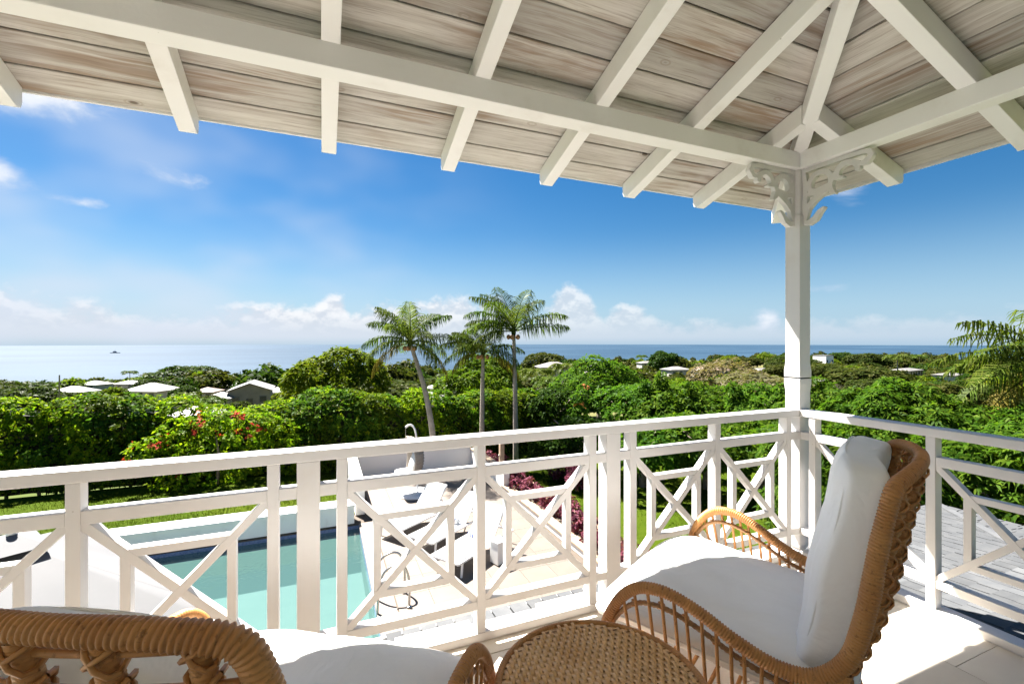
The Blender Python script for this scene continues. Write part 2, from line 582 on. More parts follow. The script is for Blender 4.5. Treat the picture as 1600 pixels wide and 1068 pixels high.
class MB:
    def __init__(self):
        self.v = []
        self.f = []

    def add(self, vs, fs):
        n = len(self.v)
        self.v += [tuple(v) for v in vs]
        self.f += [tuple(i + n for i in f) for f in fs]
        return self

    def box(self, x0, x1, y0, y1, z0, z1):
        vs = [(x, y, z) for z in (z0, z1) for y in (y0, y1) for x in (x0, x1)]
        return self.add(vs, [(0, 2, 3, 1), (4, 5, 7, 6), (0, 1, 5, 4), (2, 6, 7, 3), (0, 4, 6, 2), (1, 3, 7, 5)])

    def prism(self, poly, axis, a0, a1):
        """poly: 2D ring; extruded along axis ('x': poly is (y,z); 'y': (x,z); 'z': (x,y))"""
        def p3(p, a):
            if axis == 'x':
                return (a, p[0], p[1])
            if axis == 'y':
                return (p[0], a, p[1])
            return (p[0], p[1], a)
        n = len(poly)
        vs = [p3(p, a0) for p in poly] + [p3(p, a1) for p in poly]
        fs = [tuple(range(n)), tuple(range(2 * n - 1, n - 1, -1))]
        fs += [(i, n + i, n + (i + 1) % n, (i + 1) % n) for i in range(n)]
        return self.add(vs, fs)

    def bar(self, a, b, w, h, up=(0, 0, 1)):
        a = Vector(a)
        b = Vector(b)
        d = (b - a).normalized()
        s = d.cross(Vector(up))
        if s.length < 1e-5:
            s = d.cross(Vector((1, 0, 0)))
        s.normalize()
        u = s.cross(d).normalized()
        vs = []
        for p in (a, b):
            for sy, sz in ((-1, -1), (1, -1), (1, 1), (-1, 1)):
                vs.append(p + s * (sy * w / 2) + u * (sz * h / 2))
        return self.add(vs, [(3, 2, 1, 0), (4, 5, 6, 7), (0, 1, 5, 4), (1, 2, 6, 5), (2, 3, 7, 6), (3, 0, 4, 7)])

    def tube(self, pts, rad, seg=8, cap=True):
        pts = [Vector(p) for p in pts]
        n = len(pts)
        if not hasattr(rad, '__len__'):
            rad = [rad] * n
        ref = None
        rings = []
        for i in range(n):
            t = (pts[min(i + 1, n - 1)] - pts[max(i - 1, 0)]).normalized()
            if ref is None:
                ref = t.orthogonal().normalized()
            ref = (ref - t * ref.dot(t))
            if ref.length < 1e-6:
                ref = t.orthogonal()
            ref.normalize()
            bi = t.cross(ref)
            rings.append([pts[i] + (ref * math.cos(k * 2 * math.pi / seg) + bi * math.sin(k * 2 * math.pi / seg)) * rad[i] for k in range(seg)])
        vs = [v for r in rings for v in r]
        fs = []
        for i in range(n - 1):
            for k in range(seg):
                a = i * seg + k
                b = i * seg + (k + 1) % seg
                fs.append((a, b, b + seg, a + seg))
        if cap:
            fs.append(tuple(range(seg - 1, -1, -1)))
            fs.append(tuple((n - 1) * seg + k for k in range(seg)))
        return self.add(vs, fs)

    def lathe(self, prof, cx=0, cy=0, seg=20):
        n = len(prof)
        vs = [(cx + r * math.cos(k * 2 * math.pi / seg), cy + r * math.sin(k * 2 * math.pi / seg), z) for r, z in prof for k in range(seg)]
        fs = []
        for i in range(n - 1):
            for k in range(seg):
                a = i * seg + k
                b = i * seg + (k + 1) % seg
                fs.append((a, b, b + seg, a + seg))
        fs.append(tuple(range(seg - 1, -1, -1)))
        fs.append(tuple((n - 1) * seg + k for k in range(seg)))
        return self.add(vs, fs)

    def mesh(self, name='mesh'):
        me = bpy.data.meshes.new(name)
        me.from_pydata([tuple(v) for v in self.v], [], self.f)
        me.update()
        return me

    def build(self, name, material, parent=None, smooth=False, bevel=0.0):
        return link_mesh(name, self.mesh(name), material, parent, smooth, bevel)


def recalc(o):
    bm = bmesh.new()
    bm.from_mesh(o.data)
    bmesh.ops.recalc_face_normals(bm, faces=bm.faces)
    bm.to_mesh(o.data)
    bm.free()
    return o


def catmull(pts, step=0.01, closed=False):
    P = [np.array(p, float) for p in pts]
    if not closed:
        P = [2 * P[0] - P[1]] + P + [2 * P[-1] - P[-2]]
    out = []
    for i in range(1, len(P) - 2):
        n = max(2, int(np.linalg.norm(P[i + 1] - P[i]) / step))
        for j in range(n):
            t = j / n
            a, b, c, d = P[i - 1], P[i], P[i + 1], P[i + 2]
            out.append(0.5 * (2 * b + (c - a) * t + (2 * a - 5 * b + 4 * c - d) * t * t + (3 * b - a - 3 * c + d) * t ** 3))
    out.append(P[-2])
    return np.array(out)


def resample(path, step):
    seg = np.linalg.norm(np.diff(path, axis=0), axis=1)
    s = np.concatenate([[0], np.cumsum(seg)])
    n = max(3, int(s[-1] / step))
    t = np.linspace(0, s[-1], n)
    return np.stack([np.interp(t, s, path[:, k]) for k in range(path.shape[1])], 1), t


def wrapped_tube(path, rad, pitch=0.008, depth=0.0013, seg=14, per=5, slant=1.0, jitter=0.25):
    """tube whose surface carries the ridges of a strand wound round it"""
    pts, t = resample(np.asarray(path, float), pitch / per)
    n = len(pts)
    r0 = np.interp(t, np.linspace(0, t[-1], len(rad)), rad) if hasattr(rad, '__len__') else np.full(n, rad)
    tan = np.gradient(pts, axis=0)
    tan /= np.linalg.norm(tan, axis=1)[:, None]
    ref = np.cross(tan[0], [0.3, 0.5, 0.8])
    ref /= np.linalg.norm(ref)
    refs = np.zeros_like(pts)
    for i in range(n):
        ref = ref - tan[i] * ref.dot(tan[i])
        ref /= np.linalg.norm(ref)
        refs[i] = ref
    bi = np.cross(tan, refs)
    th = np.arange(seg) * 2 * math.pi / seg
    wob = np.cumsum(rng.normal(0, jitter * 0.05, n))
    ph = (t / pitch * 2 * math.pi + wob)[:, None] + th[None, :] * slant
    ridge = np.abs(np.sin(ph / 2)) ** 0.55
    low = 1 + 0.02 * np.sin(t * 45 + 1.3)[:, None]
    rr = r0[:, None] * low + depth * (ridge - 0.6) * 1.6
    V = pts[:, None, :] + (refs[:, None, :] * np.cos(th)[None, :, None] + bi[:, None, :] * np.sin(th)[None, :, None]) * rr[:, :, None]
    V = V.reshape(-1, 3)
    i = np.arange(n - 1)[:, None] * seg
    k = np.arange(seg)[None, :]
    k2 = (k + 1) % seg
    F = np.stack([i + k, i + k2, i + seg + k2, i + seg + k], -1).reshape(-1, 4)
    return mesh_np('wrapped_tube', V, F)


def copy_tree(o, parent=None):
    c = o.copy()
    col.objects.link(c)
    c.parent = parent
    for ch in [x for x in bpy.data.objects if x.parent == o]:
        copy_tree(ch, c)
    return c


def bearing(px, t):
    """ground position seen at photo column px at depth t from the balcony"""
    u = (px - 800.0) / 711.0
    return (t * (math.sin(YAW) + u * math.cos(YAW)), t * (math.cos(YAW) - u * math.sin(YAW)))

# ================================================================== THE BALCONY
ZG = -3.1            # garden level
YF = 2.22            # inner face of the front railing and beam
XR = 3.16            # inner face of the right railing and beam
YB = -1.3            # house wall behind the chairs
XL = -5.5            # far left end


def balcony_floor():
    slab = MB().box(XL, 3.285, YB, 2.335, -0.26, -0.014).build('balcony_floor', 'grout')
    tag(slab, kind='structure')
    tw, tl, g = 0.405, 0.62, 0.004
    me = MB().box(-tw / 2 + g / 2, tw / 2 - g / 2, -tl / 2 + g / 2, tl / 2 - g / 2, -0.012, 0.0).mesh('tile')
    me.materials.append(MATS['floor_tile'])
    x = 2.775 + tw / 2
    i = 0
    while x > -1.9:
        y = 1.186 + tl / 2 - (tl * 0.5 if i % 2 else 0) + tl * 1
        while y > 0.1:
            o = link_mesh('tile', me, None, slab)
            o.location = (x, y, 0)
            o.rotation_euler = (rng.normal(0, 0.0006), rng.normal(0, 0.0006), 0)
            y -= tl
        x -= tw
        i += 1
    # narrow cut tiles along the railings and a plain field towards the house
    MB().box(XL, 3.27, 2.125, 2.33, -0.012, -0.0015).build('edge_tile', 'floor_tile', slab)
    MB().box(XL, 3.27, YB, -0.12, -0.012, -0.002).build('rear_tile', 'floor_tile', slab)
    MB().box(XL, -1.75, -0.12, 2.125, -0.012, -0.002).build('side_tile', 'floor_tile', slab)
    return slab


balcony_floor()


def railing(name, label, origin, ang, mains, length, skip_first=True):
    """local x runs along the railing away from the corner column, local +y points outwards"""
    t = empty(name, origin, ang)
    tag(t, label, 'railing', 'balcony railings')
    D = 0.066

    def b(nm, x0, x1, y0, y1, z0, z1, bev=0.003):
        return MB().box(x0, x1, y0, y1, z0, z1).build(nm, 'white_paint', t, bevel=bev)

    def pbar(nm, pts):
        """flat bar in the railing plane from a 2D outline (x, z)"""
        o = MB().prism(pts, 'y', 0.006, 0.006 + D - 0.014).build(nm, 'white_paint', t)
        recalc(o)
        md = o.modifiers.new('bevel', 'BEVEL')
        md.width = 0.0025
        md.segments = 2
        return o
    W = 0.046
    b('handrail', 0.0, length, 0.0, 0.10, 1.006, 1.055, 0.004)
    b('sill_rail', 0.0, length, 0.0, 0.097, 0.0, 0.045, 0.004)
    zt0, zt1 = 0.845, 0.897     # upper rail
    zb0, zb1 = 0.165, 0.209     # lower rail
    posts = []
    for i, m in enumerate(mains):
        if i > 0:
            b('main_post', m - 0.0475, m + 0.0475, 0.003, 0.092, 0.045, 1.006)
        if i > 0:
            posts.append(m - 0.141)
        posts.append(m + 0.141)
        mid = m + 0.8135
        posts.append(mid)
    posts = sorted(p for p in posts if 0.03 < p < length - 0.03)
    for p in posts:
        b('baluster', p - W / 2, p + W / 2, 0.003, 0.003 + D, 0.045, 1.006)
    # rails between posts, each its own piece
    stops = sorted([0.0] + [p for p in posts] + [m for i, m in enumerate(mains) if i > 0 and m < length])
    for z0, z1, nm in ((zt0, zt1, 'upper_rail'), (zb0, zb1, 'lower_rail')):
        for a, c in zip(stops[:-1], stops[1:]):
            ha = 0.0 if a == 0 else (0.0475 if a in mains else W / 2)
            hc = 0.0475 if c in mains else W / 2
            if c - hc - a - ha > 0.01:
                b(nm, a + ha, c - hc, 0.005, 0.005 + D - 0.008, z0, z1, 0.002)
    # lattice panels
    for i, m in enumerate(mains):
        for a, c in ((m + 0.141 + W / 2, m + 0.8135 - W / 2), (m + 0.8135 + W / 2, m + 1.486 - W / 2)):
            if c > length:
                continue
            x0, x1, z0, z1 = a, c, zb1, zt0
            cx, cz = (x0 + x1) / 2, (z0 + z1) / 2
            w2, h2 = (x1 - x0) / 2, (z1 - z0) / 2
            k = 0.575                                 # inner frame, share of the panel
            t2 = 0.034                                # bar thickness
            ix, iz = w2 * k, h2 * k
            L = math.hypot(w2, h2)
            nx, nz = h2 / L * t2 / 2, w2 / L * t2 / 2

            def seg(p, q, thick=t2, nm='brace', off=0.0):
                (ax, az), (bx_, bz) = p, q
                l = math.hypot(bx_ - ax, bz - az)
                ux, uz = -(bz - az) / l * thick / 2, (bx_ - ax) / l * thick / 2
                o = MB().prism([(ax + ux, az + uz), (bx_ + ux, bz + uz), (bx_ - ux, bz - uz), (ax - ux, az - uz)], 'y', 0.008 + off, 0.054 + off).build(nm, 'white_paint', t)
                recalc(o)
                md = o.modifiers.new('bevel', 'BEVEL')
                md.width = 0.002
                md.segments = 2
            # the two long diagonals, halved across each other
            seg((x0 - 0.004, z1 + 0.004), (x1 + 0.004, z0 - 0.004), nm='diagonal')
            seg((x0 - 0.004, z0 - 0.004), (cx - nx * 0.9, cz - nz * 0.9), nm='diagonal', off=0.0012)
            seg((cx + nx * 0.9, cz + nz * 0.9), (x1 + 0.004, z1 + 0.004), nm='diagonal', off=0.0012)
            # inner frame
            e = 0.010
            seg((cx - ix + e, cz + iz), (cx + ix - e, cz + iz), nm='inner_bar', off=0.0022)
            seg((cx - ix + e, cz - iz), (cx + ix - e, cz - iz), nm='inner_bar', off=0.0022)
            seg((cx - ix, cz - iz - 0.012), (cx - ix, cz + iz + 0.012), nm='inner_bar', off=0.0032)
            seg((cx + ix, cz - iz - 0.012), (cx + ix, cz + iz + 0.012), nm='inner_bar', off=0.0032)
    return t


COLX, COLY, COLW = XR + 0.056, YF + 0.056, 0.112


def railing_pair():
    mains = [-0.036, 1.591, 3.218, 4.845, 6.472]
    # right railing: runs towards -Y from the column, outwards is +X
    r = railing('side_railing', 'white lattice railing at right angles, running past the lower shingled roof', (XR, YF, 0), R(-90), [-0.056, 1.571, 3.198], 3.4)
    # front railing: runs towards -X, outwards is +Y
    f = railing('front_railing', 'long white lattice railing above the pool, in front of both wicker chairs', (XR, YF, 0), R(180), mains, 7.4)
    for o in [x for x in bpy.data.objects if x.parent == f]:
        me = o.data
        for v in me.vertices:
            v.co.y = -v.co.y
        me.flip_normals()
    return f, r


railing_pair()


# ---- corner column with scroll brackets
def sdf_contours(strokes, w, h, res):
    """union of round strokes -> closed contour loops (marching squares)"""
    nx, ny = int(w / res) + 1, int(h / res) + 1
    gx = np.arange(nx) * res - 0.02
    gy = np.arange(ny) * res - 0.02
    X, Y = np.meshgrid(gx, gy, indexing='ij')
    D = np.full(X.shape, 1e3)
    for pts, rads in strokes:
        pts = np.asarray(pts, float)
        rads = np.asarray(rads if hasattr(rads, '__len__') else [rads] * len(pts), float)
        for (a, b, ra, rb) in zip(pts[:-1], pts[1:], rads[:-1], rads[1:]):
            ab = b - a
            t = np.clip(((X - a[0]) * ab[0] + (Y - a[1]) * ab[1]) / max(1e-9, ab @ ab), 0, 1)
            D = np.minimum(D, np.hypot(X - a[0] - t * ab[0], Y - a[1] - t * ab[1]) - (ra + (rb - ra) * t))
    segs = {}

    def ip(i, j, k, l):
        d0, d1 = D[i, j], D[k, l]
        t = d0 / (d0 - d1)
        return (round(gx[i] + (gx[k] - gx[i]) * t, 6), round(gy[j] + (gy[l] - gy[j]) * t, 6))
    S = D < 0
    for i in range(nx - 1):
        for j in range(ny - 1):
            c = (S[i, j], S[i + 1, j], S[i + 1, j + 1], S[i, j + 1])
            if all(c) or not any(c):
                continue
            P = [(i, j), (i + 1, j), (i + 1, j + 1), (i, j + 1)]
            cr = []
            for e in range(4):
                if c[e] != c[(e + 1) % 4]:
                    cr.append((e, ip(*P[e], *P[(e + 1) % 4]), c[e]))
            outs = [p for e, p, s in cr if s]
            ins = [p for e, p, s in cr if not s]
            for a, b in zip(outs, ins):
                segs[a] = b
    loops = []
    while segs:
        a0, b = segs.popitem()
        loop = [a0]
        while b != a0 and b in segs:
            loop.append(b)
            b = segs.pop(b)
        if len(loop) > 6:
            loops.append(loop)
    return loops


def arc(cx, cy, r, a0, a1, n=14):
    return [(cx + r * math.cos(R(a0 + (a1 - a0) * i / n)), cy + r * math.sin(R(a0 + (a1 - a0) * i / n))) for i in range(n + 1)]


def scroll_mesh():
    # u: away from the column, v: down from the beam
    st = []
    st.append(([(0.006, 0.0), (0.022, 0.1), (0.02, 0.2), (0.012, 0.30), (0.014, 0.385)], [.012, .016, .014, .02, .012]))
    st.append(([(0.0, 0.008), (0.12, 0.006), (0.24, 0.008), (0.36, 0.010), (0.43, 0.018)], [.012, .013, .014, .013, .012]))
    st.append((arc(0.125, 0.125, 0.075, 0, 360, 30), .016))
    st.append((arc(0.30, 0.115, 0.068, 180, 355, 20), [.018] * 10 + [.016] * 11))
    st.append(([(0.43, 0.018), (0.445, 0.05), (0.42, 0.085), (0.38, 0.085), (0.366, 0.065)], [.014, .015, .014, .012, .008]))
    st.append(([(0.20, 0.10), (0.232, 0.125), (0.275, 0.135)], [.018, .016, .006]))
    st.append(([(0.19, 0.165), (0.20, 0.20), (0.222, 0.225)], [.016, .016, .006]))
    st.append(([(0.012, 0.345), (0.035, 0.28), (0.08, 0.235), (0.13, 0.205), (0.185, 0.165)], [.020, .020, .020, .018, .016]))
    st.append(([(0.012, 0.375), (0.05, 0.385), (0.09, 0.365), (0.12, 0.325), (0.148, 0.305)], [.012, .018, .020, .016, .008]))
    st.append(([(0.02, 0.18), (0.06, 0.185), (0.08, 0.16)], [.010, .012, .008]))
    loops = sdf_contours(st, 0.50, 0.45, 0.004)
    cu = bpy.data.curves.new('scroll', 'CURVE')
    cu.dimensions = '2D'
    cu.fill_mode = 'BOTH'
    cu.extrude = 0.016
    cu.bevel_depth = 0.0015
    for lp in loops:
        sp = cu.splines.new('POLY')
        sp.points.add(len(lp) - 1)
        for p, (u, v) in zip(sp.points, lp):
            p.co = (u, -v, 0, 1)
        sp.use_cyclic_u = True
    tmp = bpy.data.objects.new('scroll_tmp', cu)
    col.objects.link(tmp)
    dg = bpy.context.evaluated_depsgraph_get()
    me = bpy.data.meshes.new_from_object(tmp.evaluated_get(dg))
    bpy.data.objects.remove(tmp)
    me.name = 'scroll'
    me.materials.clear()
    me.materials.append(MATS['white_paint'])
    return me


def column():
    t = tag(empty('corner_column', (COLX, COLY, 0)), 'square white corner column with carved scroll brackets under the beams', 'column')
    h = COLW / 2

    def sq(levels):
        vs = []
        for hw, z in levels:
            vs += [(-hw, -hw, z), (hw, -hw, z), (hw, hw, z), (-hw, hw, z)]
        fs = [(3, 2, 1, 0)]
        for i in range(len(levels) - 1):
            for k in range(4):
                a = i * 4 + k
                b = i * 4 + (k + 1) % 4
                fs.append((a, b, b + 4, a + 4))
        n = (len(levels) - 1) * 4
        fs.append((n, n + 1, n + 2, n + 3))
        return MB().add(vs, fs)
    sq([(h * .62, 0.0), (h * .62, 0.03), (h * .95, 0.075), (h * .95, 0.085)]).build('foot', 'white_paint', t, bevel=0.002)
    sq([(h, 0.085), (h, 1.18), (h * 1.10, 1.235), (h * 1.10, 1.275)]).build('lower_shaft', 'white_paint', t, bevel=0.003)
    sq([(h * .97, 1.275), (h * .97, 1.284)]).build('joint', 'shingle_gap', t)
    sq([(h * 1.10, 1.284), (h * 1.10, 1.33), (h, 1.39), (h, 2.45), (h * 0.98, 2.455)]).build('shaft', 'white_paint', t, bevel=0.003)
    sq([(h * .86, 2.455), (h * .86, 2.785)]).build('head', 'white_paint', t, bevel=0.010)
    me = scroll_mesh()
    for nm, rz, off in (('scroll_bracket', R(180), (-h * .82, 0)), ('scroll_bracket', R(-90), (0, -h * .82))):
        o = link_mesh(nm, me, None, t)
        o.rotation_euler = (R(90), 0, rz)
        o.location = (off[0], off[1], 2.775)
    return t


column()


# ---- the roof over the balcony
SL = 0.335
HIP = 0.94                     # hip line: X = Y + HIP
TH = 0.13                      # rafter height


def zf(y):                     # underside of the boards, seaward slope
    return 2.897 + TH - SL * (y - YF)


def zr(x):                     # underside of the boards, right slope
    return 2.897 + TH - SL * (x - XR)


def roof():
    t = tag(empty('veranda_roof', (0, 0, 0)), 'hipped veranda roof with white rafters and whitewashed board ceiling', 'roof')
    # beams
    MB().box(XL, XR + 0.115, YF, YF + 0.115, 2.785, 2.90).build('beam', 'beam_paint', t, bevel=0.004)
    MB().box(XR, XR + 0.115, YB, YF - 0.001, 2.785, 2.90).build('beam', 'beam_paint', t, bevel=0.004)

    def rafter(c, tail, top_end, axis):
        w = 0.041
        y0, y1 = top_end, tail
        u = lambda y: 2.897 - SL * (y - YF)
        T = lambda y: u(y) + TH - 0.003
        if axis == 'x':
            u = lambda y: 2.897 - SL * (y - XR)
        poly = [(y0, u(y0)), (y1 - 0.035, u(y1 - 0.035)), (y1 - 0.004, u(y1) + 0.022), (y1 + 0.008, u(y1) + 0.05), (y1 + 0.008, T(y1 + 0.008)), (y0, T(y0))]
        ax = 'x' if axis == 'y' else 'y'
        o = MB().prism(poly, ax, c - w, c + w).build('rafter', 'beam_paint', t)
        recalc(o)
        md = o.modifiers.new('bevel', 'BEVEL')
        md.width = 0.003
        md.segments = 2
        md.limit_method = 'ANGLE'
        return o
    TF, TR = 2.955, 3.86
    for c in (2.93, 2.213, 1.49, 0.764, 0.035, -0.667, -1.39, -2.11, -2.83):
        rafter(c, TF, max(YB, c - HIP + 0.03), 'y')
    for c in (1.985, 1.305, 0.622, -0.06, -0.74):
        rafter(c, TR, c + HIP + 0.03, 'x')
    # hip rafter
    a = Vector((YB + HIP, YB, 0))
    b = Vector((2.965 + HIP, 2.965, 0))
    d = (b - a).normalized()
    s = Vector((-d.y, d.x, 0)) * 0.043
    vs = []
    for p in (a, b):
        zu = 2.897 - SL * (p.y - YF) - 0.004
        for sg, z in ((-1, zu), (1, zu), (1, zu + TH - 0.016), (-1, zu + TH - 0.016)):
            vs.append((p.x + s.x * sg, p.y + s.y * sg, z))
    o = MB().add(vs, [(3, 2, 1, 0), (4, 5, 6, 7), (0, 1, 5, 4), (1, 2, 6, 5), (2, 3, 7, 6), (3, 0, 4, 7)]).build('hip_rafter', 'beam_paint', t, bevel=0.003)
    recalc(o)

    # boards: local x along the board, local y up the slope
    def board(pts, n, rot_axis):
        """pts: four corners in world, underside; thickness upwards"""
        th = 0.018
        p = [Vector(q) for q in pts]
        org = p[0]
        ex = (p[1] - p[0]).normalized()
        nn = Vector(n)
        ey = nn.cross(ex).normalized()
        M = Matrix((ex, ey, nn)).transposed().to_4x4()
        M.translation = org
        inv = M.inverted()
        loc = [inv @ q for q in p]
        vs = [(q.x, q.y, 0) for q in loc] + [(q.x, q.y, th) for q in loc]
        o = MB().add(vs, [(0, 3, 2, 1), (4, 5, 6, 7), (0, 1, 5, 4), (1, 2, 6, 5), (2, 3, 7, 6), (3, 0, 4, 7)]).build('board', 'whitewashed_board', t)
        recalc(o)
        md = o.modifiers.new('bevel', 'BEVEL')
        md.width = 0.004
        md.segments = 1
        o.matrix_world = M
        return o
    nf = Vector((0, SL, 1)).normalized()
    nr = Vector((SL, 0, 1)).normalized()
    edges = [2.98, 2.83, 2.645]
    while edges[-1] > YB:
        edges.append(edges[-1] - 0.184)
    g = 0.0035
    for k, (y1, y0) in enumerate(zip(edges[:-1], edges[1:])):
        ya, yb = y0 + g, y1 - g
        dz = 0.002 * ((k * 7) % 3)
        board([(XL, ya, zf(ya) + dz), (ya + HIP - 0.004, ya, zf(ya) + dz), (yb + HIP - 0.004, yb, zf(yb) + dz), (XL, yb, zf(yb) + dz)], nf, 'y')
    edges = [3.89, 3.73, 3.555]
    while edges[-1] > YB + HIP:
        edges.append(edges[-1] - 0.176)
    for k, (x1, x0) in enumerate(zip(edges[:-1], edges[1:])):
        xa, xb = x0 + g, x1 - g
        dz = 0.002 * ((k * 5) % 3)
        board([(xb, YB, zr(xb) + dz), (xb, xb - HIP - 0.004, zr(xb) + dz), (xa, xa - HIP - 0.004, zr(xa) + dz), (xa, YB, zr(xa) + dz)], nr, 'x')
    # deck above the boards, and the white drip edge
    m = MB()
    for (ofs, ofs2) in ((0.026, 0.06),):
        yt, xt = 3.0, 3.0 + HIP
        A = [(XL, YB - 0.1), (YB - 0.1 + HIP, YB - 0.1), (xt, yt), (XL, yt)]
        m.add([(x, y, zf(y) + ofs) for x, y in A] + [(x, y, zf(y) + ofs2) for x, y in A], [(0, 3, 2, 1), (4, 5, 6, 7), (0, 1, 5, 4), (2, 3, 7, 6), (3, 0, 4, 7)])
        B = [(xt, YB - 0.1), (xt, yt), (YB - 0.1 + HIP, YB - 0.1)]
        m.add([(x, y, zr(x) + ofs) for x, y in B] + [(x, y, zr(x) + ofs2) for x, y in B], [(0, 2, 1), (3, 4, 5), (0, 1, 4, 3), (2, 0, 3, 5)])
    m.build('roof_deck', 'roof_deck', t)
    MB().box(XL, 2.992 + HIP, 2.984, 2.998, zf(2.985) - 0.004, zf(2.985) + 0.05).build('drip_edge', 'beam_paint', t)
    MB().box(2.984 + HIP - 0.012, 2.998 + HIP - 0.014, YB, 2.984, zf(2.985) - 0.004, zf(2.985) + 0.05).build('drip_edge', 'beam_paint', t)
    return t


roof()
w_ = tag(empty('house_wall', (0, YB, ZG)), 'plain white plastered house wall behind the balcony chairs', 'wall')
MB().box(XL, 3.25, -0.2, 0.0, 0, 7.2).build('wall', 'plaster', w_)


# ---- the lower shingled roof
def low_roof():
    t = tag(empty('lower_roof', (0, 0, 0)), 'pale grey shingled porch roof just below the balcony railings', 'roof')
    YE, XE, S, ZE = 2.84, 6.25, 0.095, -0.245

    def z1(y):
        return ZE + S * (YE - y)

    def z2(x):
        return ZE + S * (XE - x)
    hipo = XE - YE
    # deck sheets
    m = MB()
    y0 = 0.3
    A = [(-3.0, 2.338), (3.292, 2.338), (3.292, y0), (y0 + hipo, y0), (XE, YE), (-3.0, YE)]
    m.add([(x, y, z1(y) - 0.006) for x, y in A] + [(x, y, z1(y) - 0.07) for x, y in A], [(0, 1, 4, 5), (1, 2, 3, 4), (5, 4, 10, 11)])
    B = [(y0 + hipo, y0), (XE, y0), (XE, YE)]
    m.add([(x, y, z2(x) - 0.006) for x, y in B] + [(x, y, z2(x) - 0.07) for x, y in B], [(0, 1, 2), (1, 4, 5, 2)])
    m.build('roof_deck', 'shingle_gap', t)
    # shingles
    ex = 0.118
    parts = 0
    rest = MB()
    meshes = []
    for wv in (0.098, 0.112, 0.126):
        q = MB().box(-wv / 2 + 0.004, wv / 2 - 0.004, -ex * 0.62, ex * 0.55, 0.0, 0.006)
        q.v = [(x, y, z + (0.006 if y > 0 else 0.0)) for x, y, z in q.v]
        me = q.mesh('shingle')
        me.materials.append(MATS['shingle'])
        meshes.append((wv, me, q))
    cells = []
    y = YE - ex * 0.5
    row = 0
    while y > 0.45:
        x = 0.35 + (row % 2) * 0.05 if y > 2.34 else 3.36 + (row % 2) * 0.05
        lim = y + hipo - 0.04
        while x < lim:
            wv, me, q = meshes[int(rng.integers(0, 3))]
            cells.append((x + wv / 2, y, me, q, 0))
            x += wv + 0.001
        y -= ex
        row += 1
    x = XE - ex * 0.5
    while x > 0.4 + hipo:
        yy = 0.4
        lim = x - hipo - 0.04
        while yy < lim:
            wv, me, q = meshes[int(rng.integers(0, 3))]
            cells.append((x, yy + wv / 2, me, q, 1))
            yy += wv + 0.001
        x -= ex
    cells.sort(key=lambda c: c[0] ** 2 + c[1] ** 2 if c[1] > 0.9 else 1e3)
    for i, (cx, cy, me, q, sl) in enumerate(cells):
        dz = rng.normal(0, 0.0012)
        if sl == 0:
            M = Matrix.Translation((cx, cy, z1(cy) + dz)) @ Matrix.Rotation(-math.atan(S) + rng.normal(0, .006), 4, 'X') @ Matrix.Rotation(rng.normal(0, .008), 4, 'Z')
        else:
            M = Matrix.Translation((cx, cy, z2(cx) + dz)) @ Matrix.Rotation(math.atan(S) + rng.normal(0, .006), 4, 'Y') @ Matrix.Rotation(R(-90) + rng.normal(0, .008), 4, 'Z')
        if i < 300:
            o = link_mesh('shingle', me, None, t)
            o.matrix_world = M
        else:
            rest.add([M @ Vector(v) for v in q.v], q.f)
    if rest.v:
        tag(rest.build('shingle_field', 'shingle', t), kind='stuff')
    MB().bar((y0 + hipo, y0, z1(y0) + 0.016), (XE - 0.02, YE - 0.02, ZE + 0.016), 0.07, 0.012).build('hip_cap', 'shingle', t)
    MB().box(-3.0, XE + 0.01, YE, YE + 0.02, ZE - 0.11, ZE - 0.004).build('fascia', 'white_paint', t)
    MB().box(XE, XE + 0.02, 0.3, YE, ZE - 0.11, ZE - 0.004).build('fascia', 'white_paint', t)
    # posts that carry it
    for px_, py_ in ((0.4, 2.7), (3.4, 2.7), (6.1, 2.7)):
        MB().box(px_ - 0.06, px_ + 0.06, py_ - 0.06, py_ + 0.06, ZG, ZE - 0.06).build('porch_post', 'white_paint', t)
    return t


low_roof()


# ================================================================== WICKER CHAIRS AND TABLE
def pillow(w, d, t, nu=56, nv=56, nt=7, power=3.2, bulge=0.25, nose=0.0, sq=6):
    """rounded box cushion: x width, y depth, z thickness, crowned top and bottom"""
    V = []
    F = []
    k = nt

    def edge_scale(s):                      # s in [-1, 1] over the thickness
        return 1.0 - 0.5 * min(w, d) ** 0 * 0.045 * (abs(s) ** 3) / max(0.2, min(w, d))
    top = []
    for sgn in (1, -1):
        base = len(V)
        for i in range(nu + 1):
            for j in range(nv + 1):
                u, v = -1 + 2 * i / nu, -1 + 2 * j / nv
                # keep more samples near the rim
                cl = 1.5 if power < 5 else 2.6
                u = math.copysign(1 - (1 - abs(u)) ** cl, u)
                v = math.copysign(1 - (1 - abs(v)) ** cl, v)
                r = (abs(u) ** sq + abs(v) ** sq) ** (1 / sq)
                m = max(abs(u), abs(v))
                sc = (m / r) if r > 1e-6 else 1.0
                x, y = u * sc, v * sc
                rim = min(1.0, m)
                h = (1 - rim ** power) ** (1 / power) if rim < 1 else 0.0
                cr = (1 - x * x) * (1 - y * y)
                z = sgn * (t * 0.5) * (h * (1 - bulge) + bulge * cr)
                V.append((x * w / 2, y * d / 2, z))
        n = nv + 1
        for i in range(nu):
            for j in range(nv):
                a = base + i * n + j
                q = (a, a + n, a + n + 1, a + 1)
                F.append(q if sgn > 0 else q[::-1])
    me = mesh_np('cushion', np.array(V), np.array(F))
    bm = bmesh.new()
    bm.from_mesh(me)
    bmesh.ops.remove_doubles(bm, verts=bm.verts, dist=0.00005)
    bm.to_mesh(me)
    bm.free()
    return me


